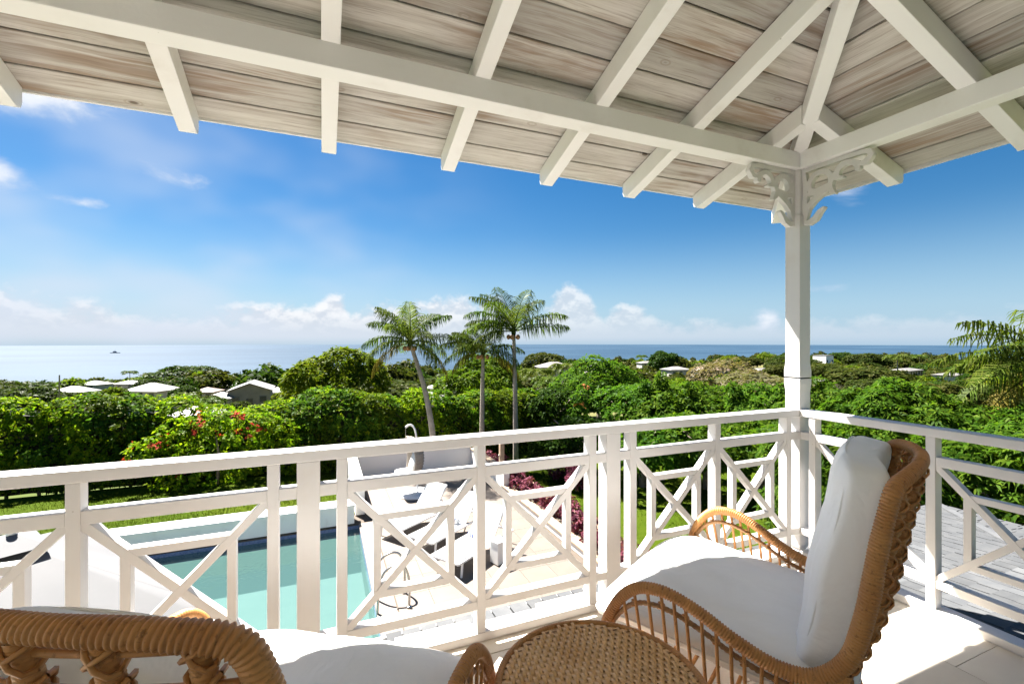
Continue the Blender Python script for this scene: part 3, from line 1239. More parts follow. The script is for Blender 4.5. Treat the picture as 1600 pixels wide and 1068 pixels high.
def crease(me, amp, sc):
    from mathutils import noise
    zm = max(abs(v.co.z) for v in me.vertices)
    for v in me.vertices:
        q = Vector((v.co.x * sc, v.co.y * sc * .6, 3.1))
        a = noise.noise(q) + .6 * noise.noise(q * 2.3) - 1.2 * max(0.0, .25 - abs(noise.noise(q * 1.4))) * 1.6
        v.co.z += amp * a * v.co.z / zm


SIDE = [(.475, .462, .20), (.492, .470, .30), (.505, .462, .40), (.506, .440, .49), (.500, .395, .575), (.494, .34, .628), (.488, .28, .648), (.478, .20, .643), (.462, .10, .602), (.448, 0.0, .548), (.433, -.12, .508), (.421, -.22, .522), (.411, -.295, .605), (.400, -.337, .765), (.382, -.362, .93), (.366, -.384, 1.05), (.338, -.402, 1.114), (.25, -.437, 1.139), (.12, -.466, 1.148)]


def back_point(w, z):
    """surface of the chair back: forward offset at lateral w, height z"""
    zz = [.30, .52, .605, .765, .93, 1.05, 1.16]
    aa = [-.215, -.262, -.300, -.337, -.362, -.384, -.404]
    we = np.interp(z, [.30, .52, .765, 1.05, 1.16], [.40, .415, .40, .366, .34])
    bow = np.interp(z, [.30, .6, 1.16], [.045, .065, .075])
    return float(np.interp(z, zz, aa) - bow * max(0.0, 1 - (w / we) ** 2))


def wicker_chair():
    t = empty('wicker_armchair')
    # the thick wound outline, from one front foot over the back to the other
    L = [(-x, y, z) for x, y, z in SIDE]
    P = L + [(0, -.476, 1.150)] + [(x, y, z) for x, y, z in reversed(SIDE)]
    path = catmull(P, 0.012)
    nside = 13
    rad = [.017, .018, .018, .019, .0195, .021, .0225, .024, .025, .0235, .021, .0185, .0175, .0185, .021, .0235, .025, .024, .0225, .021, .0195, .019, .018, .018, .017]
    me = wrapped_tube(path, rad, 0.0098, 0.0040, 16, 6, 1.0, .9)
    link_mesh('frame', me, 'rattan', t, True)

    def strand(nm, pts, r, seg=7, mat='rattan'):
        return MB().tube(pts, r, seg).build(nm, mat, t, True)
    side = catmull(SIDE[:13], 0.01)
    for s in (-1, 1):
        # second rail under the arm, plaited
        br = [(x * s * (1 - .012), y, z - .052 - .01 * math.sin(y * 8)) for x, y, z in SIDE[4:13]]
        br = [(SIDE[2][0] * s, SIDE[2][1] - .01, SIDE[2][2] + .03)] + br
        bp = catmull(br, 0.01)
        link_mesh('brace_rail', wrapped_tube(bp, .0085, 0.016, 0.0024, 9, 4, 2.0), 'rattan_core', t, True)
        # lower rail of the side
        lo = [(.478 * s, .455, .215), (.468 * s, .25, .225), (.452 * s, .05, .215), (.425 * s, -.14, .215), (.395 * s, -.235, .235)]
        link_mesh('seat_rail', wrapped_tube(catmull(lo, 0.01), .017, 0.0085, 0.0014, 10, 4), 'rattan_core', t, True)
        # upright rods of the arm
        n = 15
        for i in range(n):
            y = .425 - i * (.425 + .20) / (n - 1)
            k = int(np.argmin(np.abs(side[:, 1] - y) + (side[:, 2] < .46) * 10))
            tx, ty, tz = side[k]
            yb = y * 0.86 - 0.015
            xb = np.interp(yb, [-.235, -.14, .05, .25, .455], [.395, .425, .452, .468, .478])
            m_ = ((tx + xb) / 2 + .012, (ty + yb) / 2, (tz + .22) / 2)
            pts = catmull([(tx * s, ty, tz - .012), (m_[0] * s, m_[1], m_[2]), (xb * s, yb, .22)], 0.03)
            strand('arm_rod', pts, .0062)
            # binding where the rod crosses the brace
            kz = tz - .054
            if i % 2 == 0:
                strand('binding', [(tx * s * .99 + .011 * math.cos(a), ty + .011 * math.sin(a), kz + (a - 5) * .003) for a in np.linspace(0, 9.4, 16)], .0028, 5)
        # front leg and rear leg
        link_mesh('leg', wrapped_tube(catmull([(.478 * s, .462, .21), (.474 * s, .455, .10), (.468 * s, .45, 0.0)], .01), .019, 0.0085, 0.0014, 10, 4), 'rattan', t, True)
        link_mesh('leg', wrapped_tube(catmull([(.40 * s, -.232, .235), (.395 * s, -.27, .12), (.388 * s, -.31, 0.0)], .01), .019, 0.0085, 0.0014, 10, 4), 'rattan', t, True)
        link_mesh('back_stile', wrapped_tube(catmull([(.396 * s, -.232, .23), (.404 * s, -.25, .38), (.412 * s, -.285, .56)], .01), .019, 0.0085, 0.0014, 10, 4), 'rattan', t, True)
    # front and rear rails
    link_mesh('seat_rail', wrapped_tube(catmull([(-.475, .456, .215), (0, .475, .215), (.475, .456, .215)], .01), .019, .0085, .0014, 10, 4), 'rattan', t, True)
    link_mesh('seat_rail', wrapped_tube(catmull([(-.395, -.235, .235), (0, -.285, .235), (.395, -.235, .235)], .01), .018, .0085, .0014, 10, 4), 'rattan', t, True)
    # slats that carry the seat
    for i in range(8):
        y = -.2 + i * .085
        strand('seat_slat', [(-.44, y, .235), (0, y, .243), (.44, y, .235)], .008)
    # back: wound uprights and thin rods lashed to them
    ws = (-.30, -.18, -.06, .06, .18, .30)
    zs = [.30 + i * .058 for i in range(15)]
    for w in ws:
        pts = [(w * np.interp(z, [.3, 1.15], [1.06, .97]), back_point(w, z), z) for z in np.linspace(.235, 1.138, 22)]
        link_mesh('back_post', wrapped_tube(np.array(pts), .0165, .0075, .0015, 10, 4), 'rattan', t, True)
    for z in zs:
        we = np.interp(z, [.30, .52, .765, 1.05, 1.16], [.40, .412, .398, .362, .335])
        strand('back_rod', [(w, back_point(w, z) + .002, z) for w in np.linspace(-we, we, 15)], .0062)
    m = MB()
    for w in ws:
        for z in zs:
            wx = w * np.interp(z, [.3, 1.15], [1.06, .97])
            a0 = back_point(w, z)
            for tilt in (1, -1):
                ring = []
                for k in range(11):
                    an = k * 2 * math.pi / 10
                    rx, ry = .0245 * math.cos(an), .0225 * math.sin(an)
                    ring.append((wx + rx, a0 + ry, z + tilt * .021 * math.cos(an) + .004 * math.sin(an * 2)))
                m.tube(ring, .0042, 5, False)
    lac = m.build('lacing', 'rattan', t, True)
    tag(lac, kind='stuff')
    # cushions
    me = pillow(.85, .90, .17, bulge=.30)
    crease(me, .010, 5.0)
    for v in me.vertices:
        x, y, z = v.co
        drop = max(0.0, (y - .22) / .23)
        v.co.z = z - .075 * drop ** 2 + .012 * math.sin(x * 9 + y * 5) * (1 if z > 0 else 0) * .35
        v.co.x = x * (1.0 + .07 * y / .45)
    c = link_mesh('seat_cushion', me, 'cushion_cloth', t, True)
    c.location = (0, .135, .455)
    c.rotation_euler = (R(4.5), 0, 0)
    me2 = pillow(.68, .72, .165, bulge=.14, power=7.0, sq=9)
    crease(me2, .010, 6.0)
    for v in me2.vertices:
        x, y, z = v.co
        v.co.z = z - .05 * (1 - (x / .33) ** 2) * .6 + .006 * math.sin(y * 17 + x * 6)
    b = link_mesh('back_cushion', me2, 'cushion_cloth', t, True)
    b.location = (0, -.282, .80)
    b.rotation_euler = (R(101), 0, 0)
    # seam piping round the cushions
    for cu, w_, d_, nm in ((c, .85, .90, 'seat'), (b, .66, .72, 'back')):
        ring = []
        for k in range(80):
            an = k * 2 * math.pi / 80
            u, v_ = math.cos(an), math.sin(an)
            r = (abs(u) ** 6 + abs(v_) ** 6) ** (1 / 6)
            x, y = u / r * w_ / 2 * 1.001, v_ / r * d_ / 2 * 1.001
            if nm == 'seat':
                z = -.075 * max(0.0, (y - .22) / .23) ** 2
                x *= 1.0 + .07 * y / .45
            else:
                x, y = x * .985, y * .985
                z = -.05 * (1 - (x / .33) ** 2) * .6 - .053
            ring.append((x, y, z))
        ring.append(ring[0])
        MB().tube(ring, .0042, 6, False).build('piping', 'cushion_cloth', cu, True)
    return t


chair = wicker_chair()
chair.location = (1.66, 1.314, 0)
chair.rotation_euler = (0, 0, R(28.2))
tag(chair, 'wicker armchair by the corner column, its high back towards the side railing', 'chair', 'wicker armchairs on the balcony')
chair2 = copy_tree(chair)
chair2.location = (-0.177, 1.264, 0)
chair2.rotation_euler = (0, 0, R(-32.9))
tag(chair2, 'wicker armchair seen from behind its curved back, facing the pool and parasol', 'chair', 'wicker armchairs on the balcony')


for o_ in [q for q in bpy.data.objects if q.parent == chair2 and q.name.startswith('back_cushion')]:
    o_.location = (0, -.275, .672)


def side_table():
    cx, cy, H, RAD = 0.745, 1.115, 0.55, 0.300
    t = tag(empty('wicker_side_table', (cx, cy, 0)), 'round woven wicker side table between the two armchairs', 'table')
    MB().lathe([(RAD - .01, H - .03), (RAD - .004, H - .008), (0.001, H - .008)], 0, 0, 48).build('top_board', 'rattan', t, True)
    ca, sa = math.cos(R(-8)), math.sin(R(-8))
    m = MB()
    # flat weavers
    py = .0215
    n = int(RAD / py)
    for j in range(-n, n + 1):
        y = j * py
        xm = math.sqrt(max(0, (RAD - .008) ** 2 - y * y))
        if xm < .02:
            continue
        k = max(3, int(xm / .02))
        top, bot = [], []
        for i in range(k + 1):
            x = -xm + 2 * xm * i / k
            z = H - .004 + .0010 * math.sin(x * 230 + j * math.pi)
            top.append((x, y + py * .36, z))
            bot.append((x, y - py * .36, z))
        vs = top + bot
        m.add([(x * ca - yy * sa, x * sa + yy * ca, z) for x, yy, z in vs], [(i + k + 1, i + k + 2, i + 1, i) for i in range(k)])
    # stakes passing over two weavers at a time
    pxx = .0128
    q = int(RAD / pxx)
    for i in range(-q, q + 1):
        x = i * pxx
        ph = (i % 2) * py
        j = -n - 2
        while j < n + 2:
            y0 = j * py + ph - py * .80
            y1 = y0 + py * 1.62
            j += 2
            ym = (y0 + y1) / 2
            if math.hypot(x, ym) > RAD - .018:
                continue
            w = pxx * .46
            jit = rng.normal(0, .0007)
            prof = [(0, -.004), (.22, .0032), (.5, .0046), (.78, .0032), (1, -.004)]
            vs = []
            for tt, zz in prof:
                yy = y0 + (y1 - y0) * tt
                for dx, dz in ((-w, -.0014), (-w * .5, .0003), (w * .5, .0003), (w, -.0014)):
                    vs.append((x + dx + jit, yy, H + zz + dz))
            fs = []
            for a in range(len(prof) - 1):
                for b in range(3):
                    o = a * 4 + b
                    fs.append((o, o + 1, o + 5, o + 4))
            m.add([(xx * ca - yy * sa, xx * sa + yy * ca, z) for xx, yy, z in vs], fs)
    tag(m.build('weave', 'rattan_weave', t, True), kind='stuff')
    ring = np.array([(RAD * math.cos(a), RAD * math.sin(a), H - .007) for a in np.linspace(0, 2 * math.pi, 120)])
    link_mesh('rim', wrapped_tube(ring, .011, .009, .0013, 10, 4), 'rattan', t, True)
    ring2 = np.array([(.235 * math.cos(a), .235 * math.sin(a), .035) for a in np.linspace(0, 2 * math.pi, 100)])
    link_mesh('base_ring', wrapped_tube(ring2, .014, .009, .0013, 10, 4), 'rattan', t, True)
    for k in range(36):
        a = k * 2 * math.pi / 36
        p = [(.275 * math.cos(a), .275 * math.sin(a), H - .025), (.205 * math.cos(a + .12), .205 * math.sin(a + .12), .28), (.235 * math.cos(a + .24), .235 * math.sin(a + .24), .04)]
        MB().tube(catmull(p, .06), .0065, 6).build('stake', 'rattan', t, True)
    for k in range(4):
        a = k * math.pi / 2 + .4
        MB().tube([(.235 * math.cos(a), .235 * math.sin(a), .045), (.24 * math.cos(a), .24 * math.sin(a), 0)], .012, 8).build('foot', 'rattan', t, True)
    return t


side_table()


# ================================================================== GROUND, SEA, GARDEN FLOOR
def sstep(x, a, b):
    t = np.clip((x - a) / (b - a), 0, 1)
    return t * t * (3 - 2 * t)


def terr(x, y):
    x = np.asarray(x, float)
    y = np.asarray(y, float)
    d = np.hypot(x, y)
    s = np.degrees(np.arctan2(x, y)) - 22.6
    k = sstep(s, -14, 24)
    zl = np.interp(d, [0, 19, 95, 300, 560, 700, 1000, 3000], [-3.2, -3.4, -12, -27, -40.5, -45, -55, -80])
    zr_ = np.interp(d, [0, 19, 60, 150, 250, 500, 750, 1000, 3000], [-3.2, -3.6, -9, -13.5, -16.5, -18, -26, -46, -80])
    z = zl * (1 - k) + zr_ * k
    z = z + np.clip((d - 22) / 60, 0, 1) * (0.8 * np.sin(x * .043 + 1.2) * np.cos(y * .037) + 0.35 * np.sin(x * .13) * np.sin(y * .11 + .6))
    return z


def ground():
    rr = np.concatenate([np.linspace(0.5, 24, 14), np.geomspace(26, 3000, 60)])
    aa = np.radians(np.linspace(0, 360, 181)[:-1])
    V = []
    for r in rr:
        x = r * np.sin(aa)
        y = r * np.cos(aa)
        z = terr(x, y)
        inside = (y < 17.6) & (x > -46) & (x < 17)
        z = np.where(inside & (r < 40), -6.5, z)
        V.append(np.stack([x, y, z], 1))
    n = len(aa)
    V = np.concatenate(V)
    i = np.arange(len(rr) - 1)[:, None] * n
    k = np.arange(n)[None, :]
    F = np.stack([i + k, i + n + k, i + n + (k + 1) % n, i + (k + 1) % n], -1).reshape(-1, 4)[:, ::-1]
    o = link_mesh('ground', mesh_np('ground', V, F), 'hillside', None, True)
    tag(o, kind='structure')


ground()
SEA = -40.0
sv = [(0, 0, SEA)]
sa_ = [2 * math.pi * k / 96 for k in range(96)]
rings_ = [400, 1200, 3200, 7600]
sv = [(r * math.cos(a), r * math.sin(a), SEA) for r in rings_ for a in sa_]
sf = [(i * 96 + k, i * 96 + (k + 1) % 96, (i + 1) * 96 + (k + 1) % 96, (i + 1) * 96 + k) for i in range(3) for k in range(96)]
so = MB().add(sv, sf).build('sea', 'sea_water')
recalc(so)
tag(so, kind='structure')

# plan of the pool terrace
PX0, PX1, PY0, PY1 = -4.4, 0.86, 5.6, 12.28       # water
TX1, TY1 = 5.15, 16.5                              # terrace edge: planted bed, end wall


def garden_floor():
    lawn = MB()
    z = ZG
    # lawn round the terrace (sheets that do not overlap)
    for x0, x1, y0, y1 in ((-46, -5.2, -8, 18.2), (-5.2, 0.86, 13.0, 18.2), (0.86, 17, 16.75, 18.2), (6.15, 17, -8, 16.75), (-5.2, 6.15, -8, 3.0)):
        nx, ny = max(1, int((x1 - x0) / 1.2)), max(1, int((y1 - y0) / 1.2))
        g = [(x0 + (x1 - x0) * i / nx, y0 + (y1 - y0) * j / ny, z + (0.03 * math.sin(i * 1.7 + x0) * math.cos(j * 1.3) if 0 < i < nx and 0 < j < ny else 0)) for i in range(nx + 1) for j in range(ny + 1)]
        lawn.add(g, [(i * (ny + 1) + j, (i + 1) * (ny + 1) + j, (i + 1) * (ny + 1) + j + 1, i * (ny + 1) + j + 1) for i in range(nx) for j in range(ny)])
    o = lawn.build('lawn', 'lawn', None, True)
    tag(o, kind='structure')
    # terrace bed with tiles on it
    ter = MB()
    for x0, x1, y0, y1 in ((-5.2, PX0 - .001, 3.0, 13.0), (PX1 + .001, TX1 + 0.15, 3.0, TY1 + .2), (PX0, PX1, 3.0, PY0), (PX0, PX1, PY1 + .001, 13.0)):
        ter.box(x0, x1, y0, y1, z - 0.3, z - 0.016)
    t = ter.build('terrace', 'grout')
    tag(t, kind='structure')
    tx, ty, g = 0.62, 0.62, 0.006
    me = MB().box(-tx / 2 + g / 2, tx / 2 - g / 2, -ty / 2 + g / 2, ty / 2 - g / 2, -0.014, 0).mesh('paving_tile')
    me.materials.append(MATS['terrace_tile'])
    x = PX1 + 0.36 + tx / 2
    while x < TX1:
        y = 5.7
        while y < TY1 + 0.1:
            p = link_mesh('paving_tile', me, None, t)
            p.location = (x, y, z + rng.normal(0, .0006))
            y += ty
        x += tx
    # coping round the pool: single stones
    cme = MB().box(-0.17, 0.17, -0.298, 0.298, -0.05, 0.012).mesh('coping')
    cme.materials.append(MATS['coping_stone'])
    y = 5.6 + .3
    while y < 12.3:
        c = link_mesh('coping', cme, None, t)
        c.location = (PX1 + 0.165, y, z)
        y += 0.602
    x = PX0 + .3
    while x < PX1:
        c = link_mesh('coping', cme, None, t)
        c.location = (x, PY0 - .16, z)
        c.rotation_euler = (0, 0, R(90))
        x += 0.602
    y = 5.6 + .3
    while y < 12.3:
        c = link_mesh('coping', cme, None, t)
        c.location = (PX0 - 0.165, y, z)
        y += 0.602
    MB().box(PX1 + .34, TX1 + 0.1, 3.0, 5.38, z - .016, z - .001).build('paved_strip', 'terrace_tile', t)
    MB().box(-5.2, PX0 - .35, 3.0, 13.0, z - .016, z - .001).build('paved_strip', 'terrace_tile', t)


garden_floor()


def pool():
    t = tag(empty('swimming_pool', ((PX0 + PX1) / 2, (PY0 + PY1) / 2, ZG)), 'turquoise swimming pool with a blue tile band along its rim', 'swimming pool')
    cx, cy = t.location.x, t.location.y
    x0, x1, y0, y1 = PX0 - cx, PX1 - cx, PY0 - cy, PY1 - cy
    D = -0.85
    m = MB()
    m.box(x0, x1, y0, y1, D - .1, D)
    m.box(x0 - .08, x0, y0, y1, D, -0.30)
    m.box(x1, x1 + .08, y0, y1, D, -0.30)
    m.box(x0, x1, y0 - .08, y0, D, -0.30)
    m.box(x0, x1, y1, y1 + .08, D, -0.30)
    m.build('basin', 'pool_plaster', t)
    for a in ((x0 - .08, x0 + .006, y0, y1), (x1 - .006, x1 + .08, y0, y1), (x0, x1, y0 - .08, y0 + .006), (x0, x1, y1 - .006, y1 + .08)):
        MB().box(*a, -0.30, -0.051).build('tile_band', 'pool_band_tile', t)
    MB().add([(x0, y0, -.13), (x1, y0, -.13), (x1, y1, -.13), (x0, y1, -.13)], [(0, 1, 2, 3)]).build('water', 'pool_water', t)
    for k in range(3):
        MB().box(x1 - 1.0, x1 - 0.01, y0 + .01, y0 + .35 * (3 - k), D, D + .17 * (k + 1)).build('step', 'pool_plaster', t)


pool()


def walls():
    z = ZG
    t = tag(empty('pool_end_wall', (-1.8, 12.6, z)), 'low white raised wall along the far end of the pool', 'wall')
    MB().box(-3.6, 2.55, -0.30, 0.14, 0, 0.44).build('wall', 'plaster', t, bevel=.01)
    MB().box(-3.62, 2.57, -0.34, 0.18, 0.44, 0.49).build('wall_cap', 'plaster', t, bevel=.008)
    MB().box(-2.55, -2.0, -0.315, -0.298, 0.14, 0.24).build('overflow_slot', 'timber_edge', t)
    t = tag(empty('terrace_side_wall', (0.95, 14.6, z)), 'white terrace wall running from the pool end to the back corner', 'wall')
    MB().box(-0.14, 0.10, -1.75, 1.9, 0, 0.70).build('wall', 'plaster', t, bevel=.01)
    MB().box(-0.17, 0.13, -1.78, 1.9, 0.70, 0.75).build('wall_cap', 'plaster', t, bevel=.008)
    t = tag(empty('terrace_end_wall', (3.0, 16.62, z)), 'white terrace wall behind the hanging egg chair', 'wall')
    MB().box(-2.2, 2.2, -0.11, 0.11, 0, 0.68).build('wall', 'plaster', t, bevel=.01)
    MB().box(-2.2, 2.2, -0.14, 0.14, 0.68, 0.73).build('wall_cap', 'plaster', t, bevel=.008)
    t = tag(empty('bed_wall', (5.27, 11.5, z)), 'low white wall with a timber cap beside the purple plants', 'wall')
    MB().box(-0.10, 0.10, 1.6, 5.0, 0, 0.60).build('wall', 'plaster', t)
    MB().box(-0.10, 0.10, -5.6, 1.6, 0, 0.15).build('kerb', 'plaster', t)
    for k in range(10):
        y0 = -5.6 + k * 1.06
        h = 0.6 if y0 > 1.2 else 0.15
        MB().box(-0.13, 0.13, y0 + .01, y0 + 1.05, h, h + .045).build('timber_cap', 'timber_edge', t, bevel=.006)
    t = tag(empty('bed_edging', (6.12, 11.0, z)), 'brown timber edging between the purple plants and the lawn', 'edging')
    for k in range(9):
        MB().box(-0.06, 0.06, -5.0 + k * 1.2, -3.82 + k * 1.2, -0.02, 0.20).build('sleeper', 'timber_edge', t, bevel=.01)
    b = MB().box(5.37, 6.06, 5.9, 16.5, ZG - .2, ZG + .06).build('planting_bed', 'soil')
    tag(b, kind='structure')


walls()


def lounger(loc, ang, label, towel=None):
    t = tag(empty('sun_lounger', (loc[0], loc[1], ZG), ang), label, 'sun lounger', 'white sun loungers by the pool')
    w, L, h = 0.36, 1.95, 0.29
    hinge = 1.18
    for s in (-1, 1):
        MB().bar((0, s * w, h), (L, s * w, h), .035, .045).build('side_rail', 'white_metal', t, bevel=.004)
        for x in (.12, L - .22):
            MB().bar((x, s * (w - .005), h - .02), (x + (.03 if x > 1 else -.03), s * (w - .005), 0), .035, .035).build('leg', 'white_metal', t, bevel=.003)
        a = R(48)
        e = (hinge + .78 * math.cos(a), s * (w - .045), h + .02 + .78 * math.sin(a))
        MB().bar((hinge, s * (w - .045), h + .02), e, .03, .03).build('back_rail', 'white_metal', t, bevel=.003)
        MB().bar((L - .18, s * (w - .06), h), (hinge + .42 * math.cos(a), s * (w - .06), h + .42 * math.sin(a)), .02, .02).build('back_prop', 'white_metal', t)
    MB().bar((0, -w, h), (0, w, h), .035, .045).build('end_rail', 'white_metal', t, bevel=.004)
    MB().bar((L, -w, h), (L, w, h), .035, .045).build('end_rail', 'white_metal', t, bevel=.004)
    a = R(48)

    def sling(p, q, nm):
        n = 8
        m = MB()
        vs = []
        for i in range(n + 1):
            f = i / n
            for j in range(7):
                g = -1 + j / 3
                x = p[0] + (q[0] - p[0]) * f
                z = p[1] + (q[1] - p[1]) * f - .02 * (1 - g * g) * math.sin(math.pi * f)
                vs.append((x, g * (w - .02), z))
        N_ = len(vs)
        vs += [(x, y, z + .012) for x, y, z in vs]
        fs = []
        for i in range(n):
            for j in range(6):
                o = i * 7 + j
                fs.append((o, o + 1, o + 8, o + 7))
                fs.append((N_ + o + 7, N_ + o + 8, N_ + o + 1, N_ + o))
        for i in range(n):
            for o in (i * 7, i * 7 + 6):
                fs.append((o, o + 7, N_ + o + 7, N_ + o))
        ob = m.add(vs, fs).build(nm, 'sling_fabric', t, True)
    sling((.01, h + .025), (hinge, h + .03), 'seat_sling')
    sling((hinge + .005, h + .035), (hinge + .78 * math.cos(a), h + .035 + .78 * math.sin(a)), 'back_sling')
    return t


LA = R(34.5)
lounger((2.25, 8.90), LA, 'white sun lounger next to the white box table, a rolled towel on its back end')
lounger((1.98, 10.02), LA, 'white sun lounger standing between two others, a rolled towel on its backrest')
lounger((1.42, 10.95), LA, 'white sun lounger next to the hanging egg chair, no towel on it')


def towel(x, y, z, ang, label):
    pts = [(math.cos(a) * r, math.sin(a) * r) for a, r in [(k * .5, .018 + k * .0021) for k in range(26)]]
    m = MB()
    n = len(pts)
    vs = [(-.17, p, q) for p, q in pts] + [(.17, p, q) for p, q in pts]
    m.add(vs, [(i, i + 1, n + i + 1, n + i) for i in range(n - 1)])
    r = .072
    m.tube([(-.168, 0, 0), (.168, 0, 0)], r * .9, 14)
    o = m.build('rolled_towel', 'striped_towel', None, True)
    o.location = (x, y, z)
    o.rotation_euler = (0, 0, ang)
    return tag(o, label, 'towel', 'rolled towels on the loungers')


def lpos(loc, a, b):
    return (loc[0] + a * math.cos(LA) - b * math.sin(LA), loc[1] + a * math.sin(LA) + b * math.cos(LA))


p_ = lpos((2.25, 8.90), 1.10, 0.10)
towel(p_[0], p_[1], ZG + .39, LA + R(70), 'rolled blue and white striped towel on the lounger by the box table')
p_ = lpos((1.98, 10.02), 1.10, -0.05)
towel(p_[0], p_[1], ZG + .39, LA + R(70), 'rolled blue and white striped towel on the lounger between the two others')

bt = tag(empty('box_table', (3.42, 8.95, ZG), R(20)), 'small white box side table beside the towelled lounger', 'table')
MB().box(-.13, .13, -.13, .13, 0.02, .46).build('body', 'plaster', bt, bevel=.01)
MB().box(-.14, .14, -.14, .14, .46, .49).build('top', 'white_metal', bt, bevel=.008)
MB().box(-.12, .12, -.12, .12, 0.0, .02).build('plinth', 'black_metal', bt)


def handrails():
    t = tag(empty('pool_handrail', (1.1, 8.05, ZG)), 'bent steel pool handrail beside the water', 'handrail')
    for dy in (0.0, 0.50):
        p = catmull([(.30, dy, -.02), (.30, dy, .45), (.22, dy, .72), (.05, dy, .78), (-.14, dy, .66), (-.22, dy, .30), (-.24, dy, -.30)], .03)
        MB().tube(p, .021, 8).build('rail', 'steel', t, True)
        MB().lathe([(.05, 0), (.05, .02), (.02, .03)], .30, dy, 12).build('flange', 'steel', t, True)
    for z in (-.25,):
        MB().bar((-.24, 0, z), (-.24, .5, z), .06, .02).build('tread', 'steel', t)


handrails()


def egg_chair():
    t = tag(empty('hanging_egg_chair', (2.62, 14.0, ZG)), 'hanging wicker egg chair with white cushion on a white stand', 'chair')
    MB().lathe([(.56, 0), (.56, .03), (.53, .05), (.06, .06)], 0.0, 0, 28).build('base_plate', 'white_metal', t, True)
    pole = catmull([(0.05, .0, .05), (.08, .0, .8), (.06, .0, 1.5), (-.02, 0, 1.98), (-.16, 0, 2.12), (-.30, 0, 2.06)], .05)
    MB().tube(pole, .030, 10).build('pole', 'white_metal', t, True)
    MB().tube([(-.30, 0, 2.06), (-.30, 0, 1.78)], .008, 6).build('chain', 'steel', t)
    # open basket: bands of a sphere, the front left out
    cx, cz, rx, rz_ = -.22, 1.10, .47, .66

    def sp(th, ph, k=1.0):
        c = math.cos(ph)
        return (cx + rx * k * c * math.cos(th), .47 * k * c * math.sin(th), cz + rz_ * k * math.sin(ph))
    sh = MB()
    nu, nv = 26, 22
    for i in range(nu):
        for j in range(nv):
            q = []
            for a, b in ((i, j), (i + 1, j), (i + 1, j + 1), (i, j + 1)):
                op = R(78 + 26 * math.sin(math.pi * b / nv))           # the opening, widest half way up
                th = -(math.pi - op) + (2 * math.pi - 2 * op) * a / nu
                q.append(sp(th, R(-84 + 168 * b / nv)))
            sh.add(q, [(0, 1, 2, 3)])
    so_ = sh.build('basket', 'grey_wicker', t)
    md = so_.modifiers.new('solid', 'SOLIDIFY')
    md.thickness = .02
    for j in range(1, 22):
        ph = R(-84 + 168 * j / 22)
        op = R(78 + 26 * math.sin(math.pi * j / 22))
        pts = [sp(-(math.pi - op) + (2 * math.pi - 2 * op) * a / 20, ph, 1.012) for a in range(21)]
        MB().tube(pts, .012, 5).build('basket_hoop', 'grey_wicker', t, True)
    rim = []
    for sg in (1, -1):
        rr_ = [sp(sg * (math.pi - R(78 + 26 * math.sin(math.pi * b / 30))), R(-84 + 168 * b / 30), 1.0) for b in range(31)]
        rim += rr_ if sg > 0 else rr_[::-1]
    rim.append(rim[0])
    MB().tube(rim, .026, 8, False).build('basket_rim', 'grey_wicker', t, True)
    me = pillow(.66, .66, .22, 18, 18)
    c = link_mesh('seat_cushion', me, 'sling_fabric', t, True)
    c.location = (cx - .04, 0, .68)
    me = pillow(.58, .52, .16, 18, 18)
    c = link_mesh('back_cushion', me, 'sling_fabric', t, True)
    c.location = (cx + .18, 0, 1.02)
    c.rotation_euler = (0, R(-70), 0)
    return t


egg_chair().rotation_euler = (0, 0, R(5))


def shower():
    t = tag(empty('garden_shower', (5.30, 13.6, ZG)), 'brown timber garden shower post with a curved white shower arm', 'shower')
    MB().box(-.07, .07, -.07, .07, 0, 1.72).build('post', 'timber_edge', t, bevel=.006)
    MB().tube(catmull([(-.07, 0, 1.5), (-.16, 0, 1.66), (-.30, 0, 1.66), (-.40, 0, 1.54)], .03), .016, 8).build('arm', 'white_metal', t, True)
    MB().lathe([(.02, 1.54), (.075, 1.50), (.078, 1.485)], -.40, 0, 14).build('shower_head', 'white_metal', t, True)
    MB().lathe([(.03, .98), (.03, 1.04), (.01, 1.05)], -.085, 0, 10).build('tap', 'steel', t, True)


shower()


